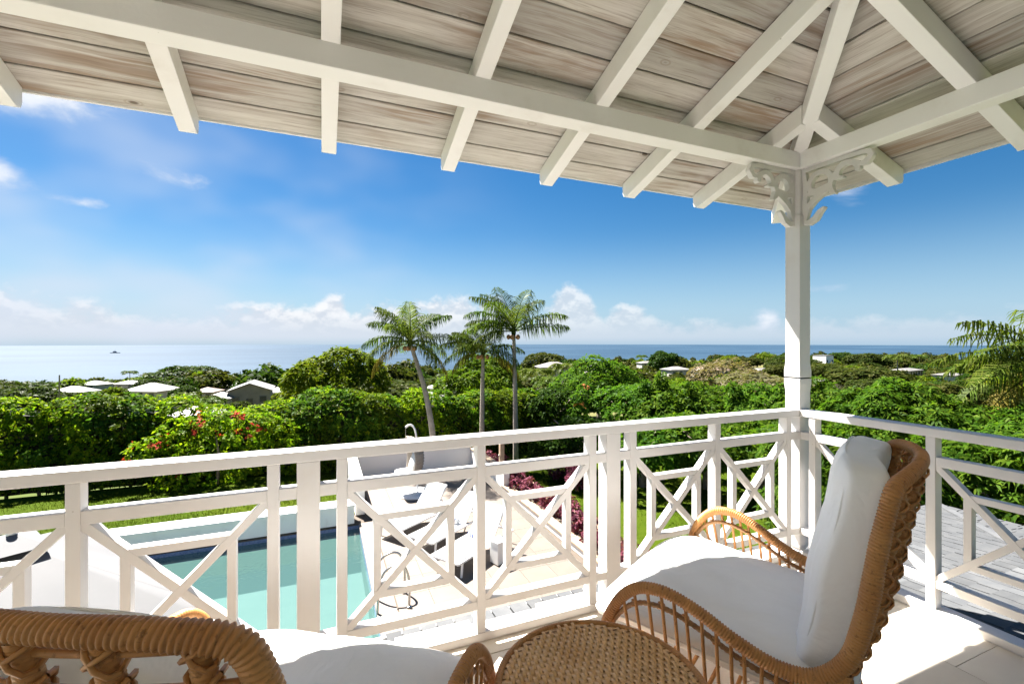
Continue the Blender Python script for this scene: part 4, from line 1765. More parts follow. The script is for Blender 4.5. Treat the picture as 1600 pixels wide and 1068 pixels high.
def parasol():
    ax, ay, az = -2.52, 5.38, -0.21
    t = tag(empty('parasol', (ax, ay, ZG)), 'large white rectangular parasol with black finial beside the pool', 'parasol')
    zc = -0.70 - ZG
    za = az - ZG
    d = Vector((.54, -.84, 0)).normalized()
    n = Vector((-.84, -.54, 0)).normalized()
    A, B = 1.62, 0.96
    corners = [d * -A + n * -B, d * A + n * -B, d * A + n * B, d * -A + n * B]
    m = MB()
    apex = Vector((0, 0, za))
    rows = 14
    for k in range(4):
        c0, c1 = corners[k], corners[(k + 1) % 4]
        vs, fs = [], []
        nn = 16
        for i in range(rows + 1):
            f = .02 + .98 * i / rows
            for j in range(nn + 1):
                g = j / nn
                p = (c0 * (1 - g) + c1 * g) * f
                z = za + (zc - za) * f
                sag = -.055 * math.sin(math.pi * g) * f * (.35 + .65 * f) + .012 * math.sin(g * 23 + k) * f * f * math.sin(math.pi * g)
                vs.append((p.x, p.y, z + sag))
        for i in range(rows):
            for j in range(nn):
                o = i * (nn + 1) + j
                fs.append((o, o + 1, o + nn + 2, o + nn + 1))
        base = len(vs)
        # valance
        for j in range(nn + 1):
            x, y, z = vs[rows * (nn + 1) + j]
            vs.append((x * 1.004, y * 1.004, z - .13 - .012 * math.sin(j * 1.9)))
        for j in range(nn):
            o = rows * (nn + 1) + j
            fs.append((o, o + 1, base + j + 1, base + j))
        m.add(vs, fs)
    cn = m.build('canopy', 'canopy_fabric', t, True)
    recalc(cn)
    md = cn.modifiers.new('solid', 'SOLIDIFY')
    md.thickness = .004
    # vent cap above the apex
    vm = MB()
    f = .17
    vs = [(0, 0, za + .075)] + [(c.x * f * 1.15, c.y * f * 1.15, za - .02) for c in corners]
    vm.add(vs, [(0, 1, 2), (0, 2, 3), (0, 3, 4), (0, 4, 1)])
    vc = vm.build('vent_cap', 'canopy_fabric', t)
    recalc(vc)
    MB().lathe([(.036, za + .03), (.036, za + .10), (.03, za + .105)], 0, 0, 16).build('collar', 'white_metal', t, True)
    MB().lathe([(.026, za + .105), (.036, za + .125), (.018, za + .145), (.036, za + .165), (.032, za + .185), (.01, za + .19)], 0, 0, 16).build('finial', 'black_metal', t, True)
    MB().tube([(0, 0, 0), (0, 0, za)], .03, 10).build('pole', 'white_metal', t, True)
    MB().lathe([(.42, 0), (.42, .05), (.08, .09), (.05, .35)], 0, 0, 20).build('base', 'black_metal', t, True)
    for c in corners:
        MB().bar((0, 0, za - .03), (c.x * .97, c.y * .97, zc - .03), .02, .03).build('rib', 'timber_edge', t)


parasol()


# ================================================================== PLANTS
def rosettes(P, Nn, K, L, W, up=0.35, droop=0.25, jit=0.35, roll=None):
    """K leaves round each anchor; returns vertices and quads"""
    n = len(P)
    Nn = Nn / np.linalg.norm(Nn, axis=1)[:, None]
    ref = np.where(np.abs(Nn[:, 2:3]) < 0.9, np.array([[0, 0, 1.0]]), np.array([[1.0, 0, 0]]))
    T = np.cross(ref, Nn)
    T /= np.linalg.norm(T, axis=1)[:, None]
    B = np.cross(Nn, T)
    ph = rng.uniform(0, 2 * np.pi, n)
    V = np.empty((n, K, 4, 3))
    for k in range(K):
        a = ph + 2 * np.pi * k / K + rng.normal(0, jit, n)
        l = L * rng.uniform(0.6, 1.25, n)
        d = T * np.cos(a)[:, None] + B * np.sin(a)[:, None] + Nn * (up + rng.normal(0, .25, n))[:, None]
        d /= np.linalg.norm(d, axis=1)[:, None]
        s = np.cross(d, Nn)
        s /= np.maximum(1e-6, np.linalg.norm(s, axis=1))[:, None]
        s = s + Nn * rng.normal(0, .35, n)[:, None]
        w = W * rng.uniform(.7, 1.25, n)
        b = P + d * (0.08 * l)[:, None]
        V[:, k, 0] = b
        V[:, k, 1] = b + d * (.5 * l)[:, None] + s * (w / 2)[:, None]
        V[:, k, 2] = b + d * l[:, None] - np.array([0, 0, 1.0]) * (droop * l)[:, None]
        V[:, k, 3] = b + d * (.5 * l)[:, None] - s * (w / 2)[:, None]
    V = V.reshape(-1, 3)
    F = np.arange(len(V)).reshape(-1, 4)
    return V, F


def lobes_points(lobes, dens, low=-0.35, shell=(0.80, 1.04)):
    """anchors spread over the outer shell of a heap of ellipsoids"""
    P, Nn = [], []
    lob = np.array([(*c, *r) for c, r in lobes], float)
    for c, r in lobes:
        c = np.array(c, float)
        r = np.array(r, float)
        area = 4 * math.pi * ((r[0] * r[1]) ** 1.6 / 3 + (r[0] * r[2]) ** 1.6 / 3 + (r[1] * r[2]) ** 1.6 / 3) ** (1 / 1.6)
        n = max(6, int(area * dens))
        d = rng.normal(size=(n, 3))
        d /= np.linalg.norm(d, axis=1)[:, None]
        d = d[d[:, 2] > low]
        f = rng.uniform(shell[0], shell[1], len(d))
        p = c + d * r * f[:, None]
        keep = np.ones(len(p), bool)
        for q in lob:
            if np.allclose(q[:3], c):
                continue
            keep &= (((p - q[:3]) / q[3:]) ** 2).sum(1) > 0.62
        nn = d / r
        P.append(p[keep])
        Nn.append(nn[keep] / np.linalg.norm(nn[keep], axis=1)[:, None])
    P = np.concatenate(P)
    Nn = np.concatenate(Nn) * .75 + np.array([0, 0, .45]) + rng.normal(0, .28, P.shape)
    return P, Nn


def heap(rx, ry, h, n, seed, base=0.35, lobe=0.42):
    """lobes of a rounded crown, resting on z=0"""
    r = random.Random(seed)
    out = [((0, 0, h * .5), (rx * .72, ry * .72, h * .46))]
    for i in range(n):
        a = 2 * math.pi * (i * .618 + r.uniform(-.05, .05))
        e = r.uniform(-.25, 1.0) ** 1
        el = math.asin(max(-.4, min(.98, e)))
        k = r.uniform(.70, .92)
        c = (rx * k * math.cos(a) * math.cos(el) * .80, ry * k * math.sin(a) * math.cos(el) * .80, h * .5 + h * .5 * math.sin(el) * k * .80)
        s = r.uniform(.75, 1.25) * lobe
        out.append((c, (rx * s, ry * s, h * .5 * s * 1.15)))
    return out


def foliage_mesh(name, lobes, dens, K, L, W, material, low=-.35, **kw):
    P, Nn = lobes_points(lobes, dens, low)
    V, F = rosettes(P, Nn, K, L, W, **kw)
    me = mesh_np(name, V, F)
    me.materials.append(MATS[material])
    return me


def trunk_mesh(h, r, seed=0, limbs=4, spread=1.0, lean=(0, 0)):
    rd = random.Random(seed)
    m = MB()
    top = Vector((lean[0], lean[1], h))
    m.tube([(0, 0, -.4), (lean[0] * .3 + rd.uniform(-.05, .05), lean[1] * .3, h * .5), top], [r * 1.25, r, r * .75], 8)
    for i in range(limbs):
        a = 2 * math.pi * i / limbs + rd.uniform(-.4, .4)
        e = top + Vector((math.cos(a) * spread, math.sin(a) * spread, spread * rd.uniform(.7, 1.2)))
        md = (top + e) / 2 + Vector((0, 0, .12 * spread))
        m.tube([top - Vector((0, 0, .1)), md, e], [r * .6, r * .42, r * .15], 6)
    me = m.mesh('trunk')
    me.materials.append(MATS['bark'])
    return me


# ---- clipped hedge along the end of the lawn
def hedge():
    t = tag(empty('hedge', (0, 18.2, ZG)), 'tall dense green hedge along the far edge of the lawn', 'hedge')
    lobes = []
    r = random.Random(3)
    x = -24.0
    while x < 9.5:
        top = np.interp(x, [-24, -12, -8, -5, -2.5, 0, 3, 6, 9.5], [3.0, 2.85, 2.85, 2.62, 2.2, 2.58, 2.5, 2.4, 2.3]) + r.uniform(-.22, .22)
        yc = np.interp(x, [-24, -8, 0, 10], [1.6, .9, 0.1, 0.0])
        for k in range(4):
            z = top * (.16 + .25 * k)
            rz = .58 if k < 3 else .52
            z = min(z, top - rz * .9)
            lobes.append(((x + r.uniform(-.3, .3), yc + r.uniform(-.18, .18) + (.12 * k), z), (r.uniform(.6, .85), r.uniform(.62, .85), r.uniform(.45, .62))))
            if k == 3 and r.random() < .9:
                lobes.append(((x + r.uniform(-.4, .4), yc + .9 + r.uniform(-.2, .5), z + r.uniform(-.25, .05)), (.8, .8, .55)))
        x += .62
    P, Nn = lobes_points(lobes, 52, -.9, (.70, 1.05))
    keep = P[:, 1] < 1.6 + (P[:, 0] < -10) * 1.5
    P, Nn = P[keep], Nn[keep]
    sel = np.sin(P[:, 0] * .9 + 1.0) + .8 * np.sin(P[:, 0] * 2.3 + P[:, 2] * 1.5) + .35 * rng.normal(size=len(P)) + np.clip((P[:, 0] + 1) * .35, 0, 1.2)
    for nm, mt, mk, L_, W_, K_ in (('foliage', 'leaf_hedge', sel < .75, .125, .072, 6), ('foliage', 'leaf_broad', (sel >= .75) & (sel < 1.55), .165, .080, 6), ('foliage', 'leaf_mango', sel >= 1.55, .15, .06, 7)):
        V, F = rosettes(P[mk], Nn[mk], K_, L_, W_, up=.5, droop=.2)
        link_mesh(nm, mesh_np('foliage', V, F), mt, t)
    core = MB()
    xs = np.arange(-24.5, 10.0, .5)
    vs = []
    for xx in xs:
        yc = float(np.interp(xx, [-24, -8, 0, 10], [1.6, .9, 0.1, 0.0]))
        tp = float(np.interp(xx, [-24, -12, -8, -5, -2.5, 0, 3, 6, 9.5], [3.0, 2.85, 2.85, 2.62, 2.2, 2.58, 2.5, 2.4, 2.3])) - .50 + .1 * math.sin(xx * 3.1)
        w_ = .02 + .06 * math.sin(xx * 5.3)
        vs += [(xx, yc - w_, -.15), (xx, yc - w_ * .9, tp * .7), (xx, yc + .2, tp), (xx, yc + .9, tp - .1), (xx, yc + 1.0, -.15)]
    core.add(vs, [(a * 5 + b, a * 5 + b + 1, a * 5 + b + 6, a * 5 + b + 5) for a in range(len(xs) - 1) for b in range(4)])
    core.build('light_block_core', 'dark_core', t)  # solid core added inside the hedge to stop sun shining through from behind
    rs = random.Random(5)
    x = -23.5
    m = MB()
    while x < 9:
        yc = np.interp(x, [-24, -8, 0, 10], [1.6, .9, 0.1, 0.0])
        e = (x + rs.uniform(-.2, .2), yc + rs.uniform(-.1, .3), 1.9)
        MB().tube([(x, yc, -.3), (x + rs.uniform(-.1, .1), yc, .8), e], [.05, .04, .02], 5).build('stem', 'bark', t, True)
        x += .8
    return t


hedge()


def flower_vine(name, lobes, loc, label, leafmat, petal, cat='shrub'):
    t = tag(empty(name, loc), label, cat)
    me = foliage_mesh('foliage', lobes, 26, 6, .13, .075, leafmat, -.6)
    link_mesh('foliage', me, None, t)
    P, Nn = lobes_points(lobes, 3.2, -.3, (.96, 1.08))
    cl = rng.choice(len(P), max(8, len(P) // 3), replace=False)
    P, Nn = P[cl], Nn[cl]
    P = np.repeat(P, 7, 0) + rng.normal(0, .06, (len(P) * 7, 3))
    Nn = np.repeat(Nn, 7, 0)
    V, F = rosettes(P, Nn, 4, .075, .06, up=.4)
    tag(link_mesh('flowers', mesh_np('flowers', V, F), petal, t), kind='stuff')
    MB().tube([(0, 0, -.3), (.1, 0, .8), (0, 0, 1.6)], [.06, .05, .02], 6).build('stem', 'bark', t, True)
    return t


bl = [((-1.6, .0, 1.35), (.75, .6, .6)), ((-.8, .1, 1.9), (.8, .6, .55)), ((.1, 0, 2.15), (.7, .6, .5)), ((.9, .1, 1.95), (.8, .6, .6)), ((1.7, 0, 1.7), (.7, .6, .6)), ((.4, -.1, 1.2), (1.2, .5, .7)), ((-.4, 0, .6), (1.4, .5, .6))]
flower_vine('bougainvillea', [((c[0], c[1], c[2] - .18), r) for c, r in bl], (-3.2, 17.35, ZG), 'bougainvillea with red flowers climbing over the hedge', 'leaf_hedge', 'petal_red')


# ---- trees of the garden and the slope
def tree(name, loc, lobes, dens, K, L, W, mat, label, cat='tree', group=None, th=1.0, tr=.15, low=-.35, limbs=4, spread=1.0, **kw):
    t = tag(empty(name, loc), label, cat, group)
    lob = [((c[0], c[1], c[2] + th), r) for c, r in lobes]
    link_mesh('crown', foliage_mesh('crown', lob, dens, K, L, W, mat, low, **kw), None, t)
    link_mesh('trunk', trunk_mesh(th + .5, tr, len(name), limbs, spread), None, t, True)
    return t


x, y = bearing(530, 30)
zt = float(terr(x, y))
tree('mango_tree', (x, y, zt), heap(3.35, 3.2, 4.7, 26, 4, lobe=.34), 20, 6, .27, .12, 'leaf_mango', 'large round yellow-green tree standing alone left of the leaning palm', th=1.0, tr=.25, low=-.3, spread=1.6)
x, y = bearing(748, 33)
zt = float(terr(x, y))
tree('mango_tree', (x, y, zt), heap(3.0, 3.0, 4.6, 22, 9, lobe=.36), 17, 6, .27, .12, 'leaf_mango', 'round dark olive tree behind the two upright palms', th=1.0, tr=.25, low=-.3, spread=1.5)
x, y = bearing(2, 27)
zt = float(terr(x, y))
tree('dark_tree', (x, y, zt), heap(1.75, 1.75, 2.5, 16, 14), 26, 6, .20, .10, 'leaf_dark', 'dark round tree rising behind the hedge above the parasol', th=.75, tr=.16)

# right-hand garden trees: bearing column, depth, half width, height, kind
right_trees = [
    ('broadleaf_tree', 868, 20.5, 1.7, 2.0, 'leaf_dark', 'dark bushy tree right behind the straight palm trunk', 1.2),
    ('broadleaf_tree', 935, 23.0, 2.1, 2.75, 'leaf_broad', 'bright green tree behind the orange-flowered shrub', 1.4),
    ('broadleaf_tree', 985, 20.0, 1.9, 2.0, 'leaf_broad', 'mid-green tree with broad leaf clumps below the tall slim shoots', 1.2),
    ('broadleaf_tree', 1055, 19.0, 2.0, 2.3, 'leaf_pinnate', 'fresh green tree in the middle of the thicket', 1.0),
    ('broadleaf_tree', 1130, 20.5, 2.0, 1.9, 'leaf_pinnate', 'feathery green tree in front of the dry pale tree', 1.2),
    ('broadleaf_tree', 1195, 18.0, 1.8, 2.3, 'leaf_broad', 'leafy tree close behind the corner column', 1.0),
    ('broadleaf_tree', 905, 15.8, 1.5, 1.45, 'leaf_dark', 'low dark shrub tree beyond the purple bed', .5),
    ('broadleaf_tree', 1005, 14.6, 1.6, 1.5, 'leaf_broad', 'low leafy tree behind the lawn, under the bright thicket', .5),
    ('broadleaf_tree', 1105, 14.4, 1.7, 1.75, 'leaf_pinnate', 'low feathery tree behind the lattice near the column', .5),
    ('broadleaf_tree', 1190, 13.4, 1.5, 1.9, 'leaf_pinnate', 'low feathery tree beside the corner column foot', .5),
]
for nm, px, t_, hw, hh, mt, lb, th in right_trees:
    x, y = bearing(px, t_)
    z0 = max(float(terr(x, y)), ZG - .6) if t_ > 17.5 else ZG
    tree(nm, (x, y, z0), heap(hw, hw * .9, hh, 15, int(px), lobe=.44), 30 if t_ < 17 else 24, 6, .19, .085, mt, lb, group='trees behind the garden', th=th, tr=.11, low=-.7, spread=.9, up=.45)

x, y = bearing(903, 19.0)
flower_vine('flame_shrub', [((0, 0, 1.6), (.45, .45, .7)), ((.2, .1, 2.35), (.42, .4, .42)), ((-.25, 0, .7), (.6, .5, .7)), ((.35, .0, 2.75), (.3, .3, .3))], (x, y, ZG - .1), 'tall shrub with a cluster of orange flowers at its top', 'leaf_broad', 'petal_orange')

# slim upright shoots above the thicket
slim_lb = ['tallest slim tree poking out below the dark round coast tree', 'slim tree beside the tallest slim tree, nearer the palms', 'slim tree poking out in front of the pink roofed house', 'slim tree poking out in front of the dry pale tree', 'slim tree close beside the corner column']
for i, (px, t_, h_) in enumerate(((1034, 18.5, 3.0), (1009, 18.8, 2.75), (1075, 18.0, 2.6), (1150, 17.6, 2.55), (1225, 17.0, 2.75))):
    x, y = bearing(px, t_)
    lob = [((random.uniform(-.1, .1), random.uniform(-.1, .1), k * .36 + .4), (.36 - .045 * k * .5, .36 - .045 * k * .5, .30)) for k in range(int(h_ / .36))]
    tree('slim_tree', (x, y, ZG), lob, 46, 6, .20, .07, 'leaf_broad', slim_lb[i], group='slim trees in the thicket', th=.2, tr=.05, low=-.9, limbs=2, spread=.3, up=.5)


# dense feathery shrubs beside the lower roof (leaflets set in sprays)
def spray_points(lobes, dens, low):
    P, Nn = lobes_points(lobes, dens, low)
    V, F = rosettes(P, Nn, 9, .165, .045, up=.25, droop=.30, jit=.2)
    return V, F


right_bush = [(1300, 12.6, 1.5, 3.55), (1372, 11.4, 1.35, 3.55), (1440, 10.6, 1.3, 3.45), (1512, 10.0, 1.3, 3.25), (1590, 9.2, 1.25, 3.25), (1680, 8.6, 1.3, 3.4),
              (1335, 9.9, 1.15, 2.65), (1420, 9.0, 1.0, 2.60), (1500, 8.6, .95, 2.7), (1585, 8.0, .95, 2.9), (1265, 11.2, 1.2, 2.85), (1775, 8.0, 1.4, 3.3)]
bush_label = ['feathery green bush behind the lower roof, first past the corner column', 'feathery green bush behind the lower roof, below the white villa', 'feathery green bush behind the lower roof, below the far fan palm',
              'feathery green bush behind the lower roof, below the long pale roof', 'feathery green bush under the drooping yellow palm fronds', 'feathery green bush beside the drooping palm trunk',
              'lower feathery bush at the foot of the hedge past the column', 'lower feathery bush right against the shingled roof edge', 'lower feathery bush beside the outer corner of the shingled roof',
              'lower feathery bush in front of the drooping palm', 'feathery green bush directly behind the corner column', 'feathery green bush beyond the drooping palm']
for (px, t_, hw, h_), lb in zip(right_bush, bush_label):
    x, y = bearing(px, t_)
    t = tag(empty('feathery_bush', (x, y, ZG)), lb, 'bush', 'feathery bushes beside the lower roof')
    lob = heap(hw, hw * .95, h_, 20, int(px), lobe=.36) + [((0, 0, .5), (hw * .9, hw * .9, .7))]
    V, F = spray_points(lob, 42, -.8)
    link_mesh('foliage', mesh_np('foliage', V, F), 'leaf_pinnate', t)
    link_mesh('stem', trunk_mesh(1.3, .07, int(px), 5, .7), None, t, True)


# ---- palms
def frond_mesh(L, droop, n=30, leaf=.62, twist=0.0, w=.030, seed=0, hang=.55):
    """a feather leaf along +x, arching down; leaflets hang on both sides"""
    r = np.random.default_rng(seed)
    s = np.linspace(0, 1, 14)
    ang = droop[0] + (droop[1] - droop[0]) * s ** 1.25
    dx = np.cos(ang) * L / 13
    dz = np.sin(ang) * L / 13
    X = np.concatenate([[0], np.cumsum(dx)[:-1]])
    Z = np.concatenate([[0], np.cumsum(dz)[:-1]])
    m = MB()
    m.tube([(a, twist * a * a / L, b) for a, b in zip(X, Z)], list(np.interp(s, [0, .1, 1], [.035, .022, .005])), 5)
    vs, fs = [], []
    for i in range(n):
        f = .12 + .88 * (i + r.uniform(-.2, .2)) / n
        px = np.interp(f, s, X)
        pz = np.interp(f, s, Z)
        py = twist * px * px / L
        an = np.interp(f, s, ang)
        l = leaf * math.sin(math.pi * min(1, .18 + .80 * f)) ** .6 * r.uniform(.85, 1.12)
        for sd in (-1, 1):
            if r.random() < .07:
                continue
            fwd = Vector((math.cos(an), 0, math.sin(an)))
            out = Vector((0, sd, 0))
            nrm = Vector((-math.sin(an), 0, math.cos(an)))
            d = (fwd * r.uniform(.55, .85) + out * 1.0 + nrm * r.uniform(.05, .35)).normalized()
            p0 = Vector((px, py, pz))
            h1 = min(.97, hang * r.uniform(.45, 1.45))
            p1 = p0 + d * l * .45
            p2 = p1 + (d * (1 - h1) + Vector((0, 0, -1)) * h1).normalized() * l * .35
            p3 = p2 + (d * .35 + Vector((0, 0, -1)) * (h1 + .35)).normalized() * l * .30
            wv = fwd * w * .5
            b = len(vs)
            vs += [p0 - wv * .6, p0 + wv * .6, p1 - wv, p1 + wv, p2 - wv * .8, p2 + wv * .8, p3]
            fs += [(b, b + 1, b + 3, b + 2), (b + 2, b + 3, b + 5, b + 4), (b + 4, b + 5, b + 6)]
    m.add(vs, fs)
    me = m.mesh('frond')
    return me


def palm(name, loc, top, fr, L, label, group=None, tr=.11, old=(), leaf=.62, n=30, nuts=True, w=.032):
    """top: crown position relative to loc; fr: list of (azimuth, start elevation, end elevation, length share)"""
    t = tag(empty(name, loc), label, 'palm tree', group)
    tp = Vector(top)
    path = catmull([(0, 0, -.4), (tp.x * .10, tp.y * .10, tp.z * .25), (tp.x * .42, tp.y * .42, tp.z * .62), tuple(tp)], .12)
    m = MB()
    rad = []
    for i in range(len(path)):
        f = i / (len(path) - 1)
        rad.append(tr * (1.25 - .55 * f if f > .08 else 1.7 - 5 * f) * (1.0 + .05 * (i % 2)))
    m.tube(path, rad, 9)
    m.build('trunk', 'palm_bark' if 'palm_bark' in MATS else 'bark', t, True)
    for i, (az, e0, e1, ls) in enumerate(fr):
        me = frond_mesh(L * ls, (R(e0), R(e1)), n, leaf, rng.normal(0, .10), w, i * 13 + int(loc[0] * 10) % 97, .75 if i not in old else .95)
        o = link_mesh('frond', me, 'leaf_palm_old' if i in old else 'leaf_palm', t)
        o.location = tp
        o.rotation_euler = (rng.normal(0, .12), 0, R(az))
    MB().lathe([(tr * .7, -.25), (tr * 1.05, -.05), (tr * .9, .12), (.03, .35)], 0, 0, 9).build('crown_shaft', 'leaf_palm', t, True).location = tp
    if nuts:
        for k in range(5):
            a = k * 1.26 + .3
            nut = MB().lathe([(.01, -.1), (.07, -.06), (.085, 0), (.06, .07), (.01, .1)], 0, 0, 10).build('coconut', 'rattan_core', t, True)
            nut.location = tp + Vector((math.cos(a) * .2, math.sin(a) * .2, -.22))
    return t


make_simple('palm_bark', (0.24, 0.205, 0.165), (0.33, 0.29, 0.245), 6.0, 0.9, 0.5, 25)
# camera-right direction is azimuth -22.6 deg; crowns are described by azimuth in the plan
AR = -22.6
x, y = bearing(680, 17.1)
x2, y2 = bearing(641, 17.1)
palm('coconut_palm', (x, y, ZG), (x2 - x, y2 - y, 4.62), [
    (AR + 178, 22, -45, .98), (AR + 168, 50, -15, .95), (AR + 150, 62, 10, 1.0), (AR + 100, 70, 20, 1.0), (AR + 60, 68, 0, .95), (AR + 20, 60, -5, 1.0), (AR - 2, 22, -45, 1.0),
    (AR - 30, -5, -78, .95), (AR - 60, 35, -40, .9), (AR - 110, 50, -25, .9), (AR - 150, 10, -70, .95), (AR + 200, -15, -80, 1.0), (AR + 120, 15, -60, .9), (AR + 40, 10, -65, .9), (AR + 10, -20, -82, 1.05), (AR - 90, 78, 30, .9), (AR + 175, 66, 20, .95)],
    1.95, 'leaning coconut palm with the bent trunk, left of the two upright palms', tr=.10, old=(11, 14), leaf=.74, n=54, w=.027)
x, y = bearing(753, 17.7)
palm('coconut_palm', (x, y, ZG), (.05, 0, 4.28), [
    (AR + 178, 30, -25, 1.0), (AR + 172, 8, -50, 1.0), (AR + 160, 48, 0, .95), (AR + 130, 60, 0, .9), (AR + 60, 60, 10, .8), (AR + 10, 25, -40, 1.0), (AR - 20, 5, -65, 1.0), (AR - 80, 35, -45, .9), (AR + 190, -10, -70, .9), (AR - 5, -15, -75, 1.1), (AR - 140, 30, -40, .9), (AR + 90, 10, -60, .9), (AR + 184, 45, -10, .9)],
    1.68, 'shorter coconut palm with yellowing lower fronds between two others', tr=.09, old=(8, 9), leaf=.68, n=50, w=.027)
x, y = bearing(806, 17.6)
palm('coconut_palm', (x, y, ZG), (-.10, -.02, 5.05), [
    (AR + 176, 66, -2, 1.05), (AR + 170, 48, -30, 1.05), (AR + 150, 72, 10, 1.0), (AR + 120, 80, 30, 1.0), (AR + 178, 20, -40, 1.0), (AR + 60, 78, 30, .95), (AR + 30, 70, 20, .8), (AR + 4, 38, -18, 1.05), (AR - 4, 14, -8, 1.0), (AR - 70, 55, -10, .9), (AR - 120, 60, -5, .9), (AR + 185, 2, -55, .9), (AR + 90, 30, -40, .9), (AR - 150, 30, -45, .95), (AR + 160, 30, -25, 1.0)],
    2.15, 'tallest coconut palm, straight grey trunk rising beside the sea view', tr=.09, leaf=.78, n=54, w=.027)
x, y = bearing(1662, 10.0)
palm('coconut_palm', (x, y, ZG), (.0, .0, 4.15), [
    (AR + 180, 42, -20, 1.0), (AR + 172, 24, -30, 1.05), (AR + 186, 10, -38, 1.1), (AR + 176, 2, -60, 1.05), (AR + 190, 30, -30, 1.0), (AR + 160, 50, -10, .95), (AR + 200, 55, 0, .95), (AR + 182, -14, -72, 1.05), (AR + 168, -22, -80, .9), (AR + 140, 20, -50, .9), (AR + 215, 5, -60, .95), (AR + 60, 40, -40, 1.0), (AR, 40, -40, 1.0), (AR - 60, 40, -40, 1.0), (AR - 120, 30, -45, 1.0)],
    2.3, 'palm drooping over the feathery bushes, its lowest fronds turning yellow', tr=.11, old=(7, 8), leaf=.66, n=46, w=.034)

# ---- purple plants in the bed and beyond
pk = 0
lobes_p = []
for i in range(26):
    yy = 6.4 + i * .38
    xx = 5.72 + random.uniform(-.16, .16)
    hgt = random.uniform(.34, .52)
    t = tag(empty('purple_plant', (xx, yy, ZG + .05)), 'bushy purple-leaved plant in the timber-edged bed', 'plant', 'purple plants in the bed')
    lob = [((0, 0, hgt * .6), (.27, .25, hgt * .5)), ((.12, .1, hgt * .85), (.16, .16, .16)), ((-.12, -.08, hgt * .8), (.16, .16, .16))]
    link_mesh('foliage', foliage_mesh('foliage', lob, 60, 6, .10, .05, 'leaf_purple', -.6), None, t)
    MB().tube([(0, 0, -.06), (0, 0, .25)], .015, 5).build('stem', 'bark', t)
for i, (px, t_, s_) in enumerate(((900, 14.2, .75), (870, 15.3, .6), (885, 15.8, .9))):
    x, y = bearing(px, t_)
    t = tag(empty('purple_shrub', (x, y, ZG)), 'dark purple shrub at the edge of the lawn behind the bed', 'shrub', 'purple shrubs by the lawn')
    lob = heap(.55 * s_, .55 * s_, 1.0 * s_, 9, i)
    link_mesh('foliage', foliage_mesh('foliage', lob, 60, 6, .12, .05, 'leaf_purple', -.6), None, t)
    MB().tube([(0, 0, -.06), (0, 0, .4)], .02, 5).build('stem', 'bark', t)


# ---- grass blades on the lawn in view
def grass():
    n = 60000
    A = rng.uniform([-11.5, 13.15], [0.8, 17.6], (int(n * .62), 2))
    Bq = rng.uniform([6.2, 6.0], [13.0, 16.5], (int(n * .38), 2))
    P = np.concatenate([A, Bq])
    n = len(P)
    an = rng.uniform(0, 2 * np.pi, n)
    h = rng.uniform(.03, .075, n)
    w = rng.uniform(.006, .012, n)
    lean = rng.normal(0, .5, (n, 2)) * h[:, None]
    V = np.zeros((n, 3, 3))
    V[:, 0] = np.stack([P[:, 0] - np.cos(an) * w, P[:, 1] - np.sin(an) * w, np.full(n, ZG - .03)], 1)
    V[:, 1] = np.stack([P[:, 0] + np.cos(an) * w, P[:, 1] + np.sin(an) * w, np.full(n, ZG - .03)], 1)
    V[:, 2] = np.stack([P[:, 0] + lean[:, 0], P[:, 1] + lean[:, 1], ZG + h], 1)
    o = link_mesh('grass', mesh_np('grass', V.reshape(-1, 3), np.arange(n * 3).reshape(-1, 3)), 'grass_blade')
    tag(o, 'short sunlit grass blades covering the garden lawn', 'grass', kind='stuff')


grass()


# ================================================================== THE SLOPE: HOUSES, TREES, SHIP
HOUSES = []


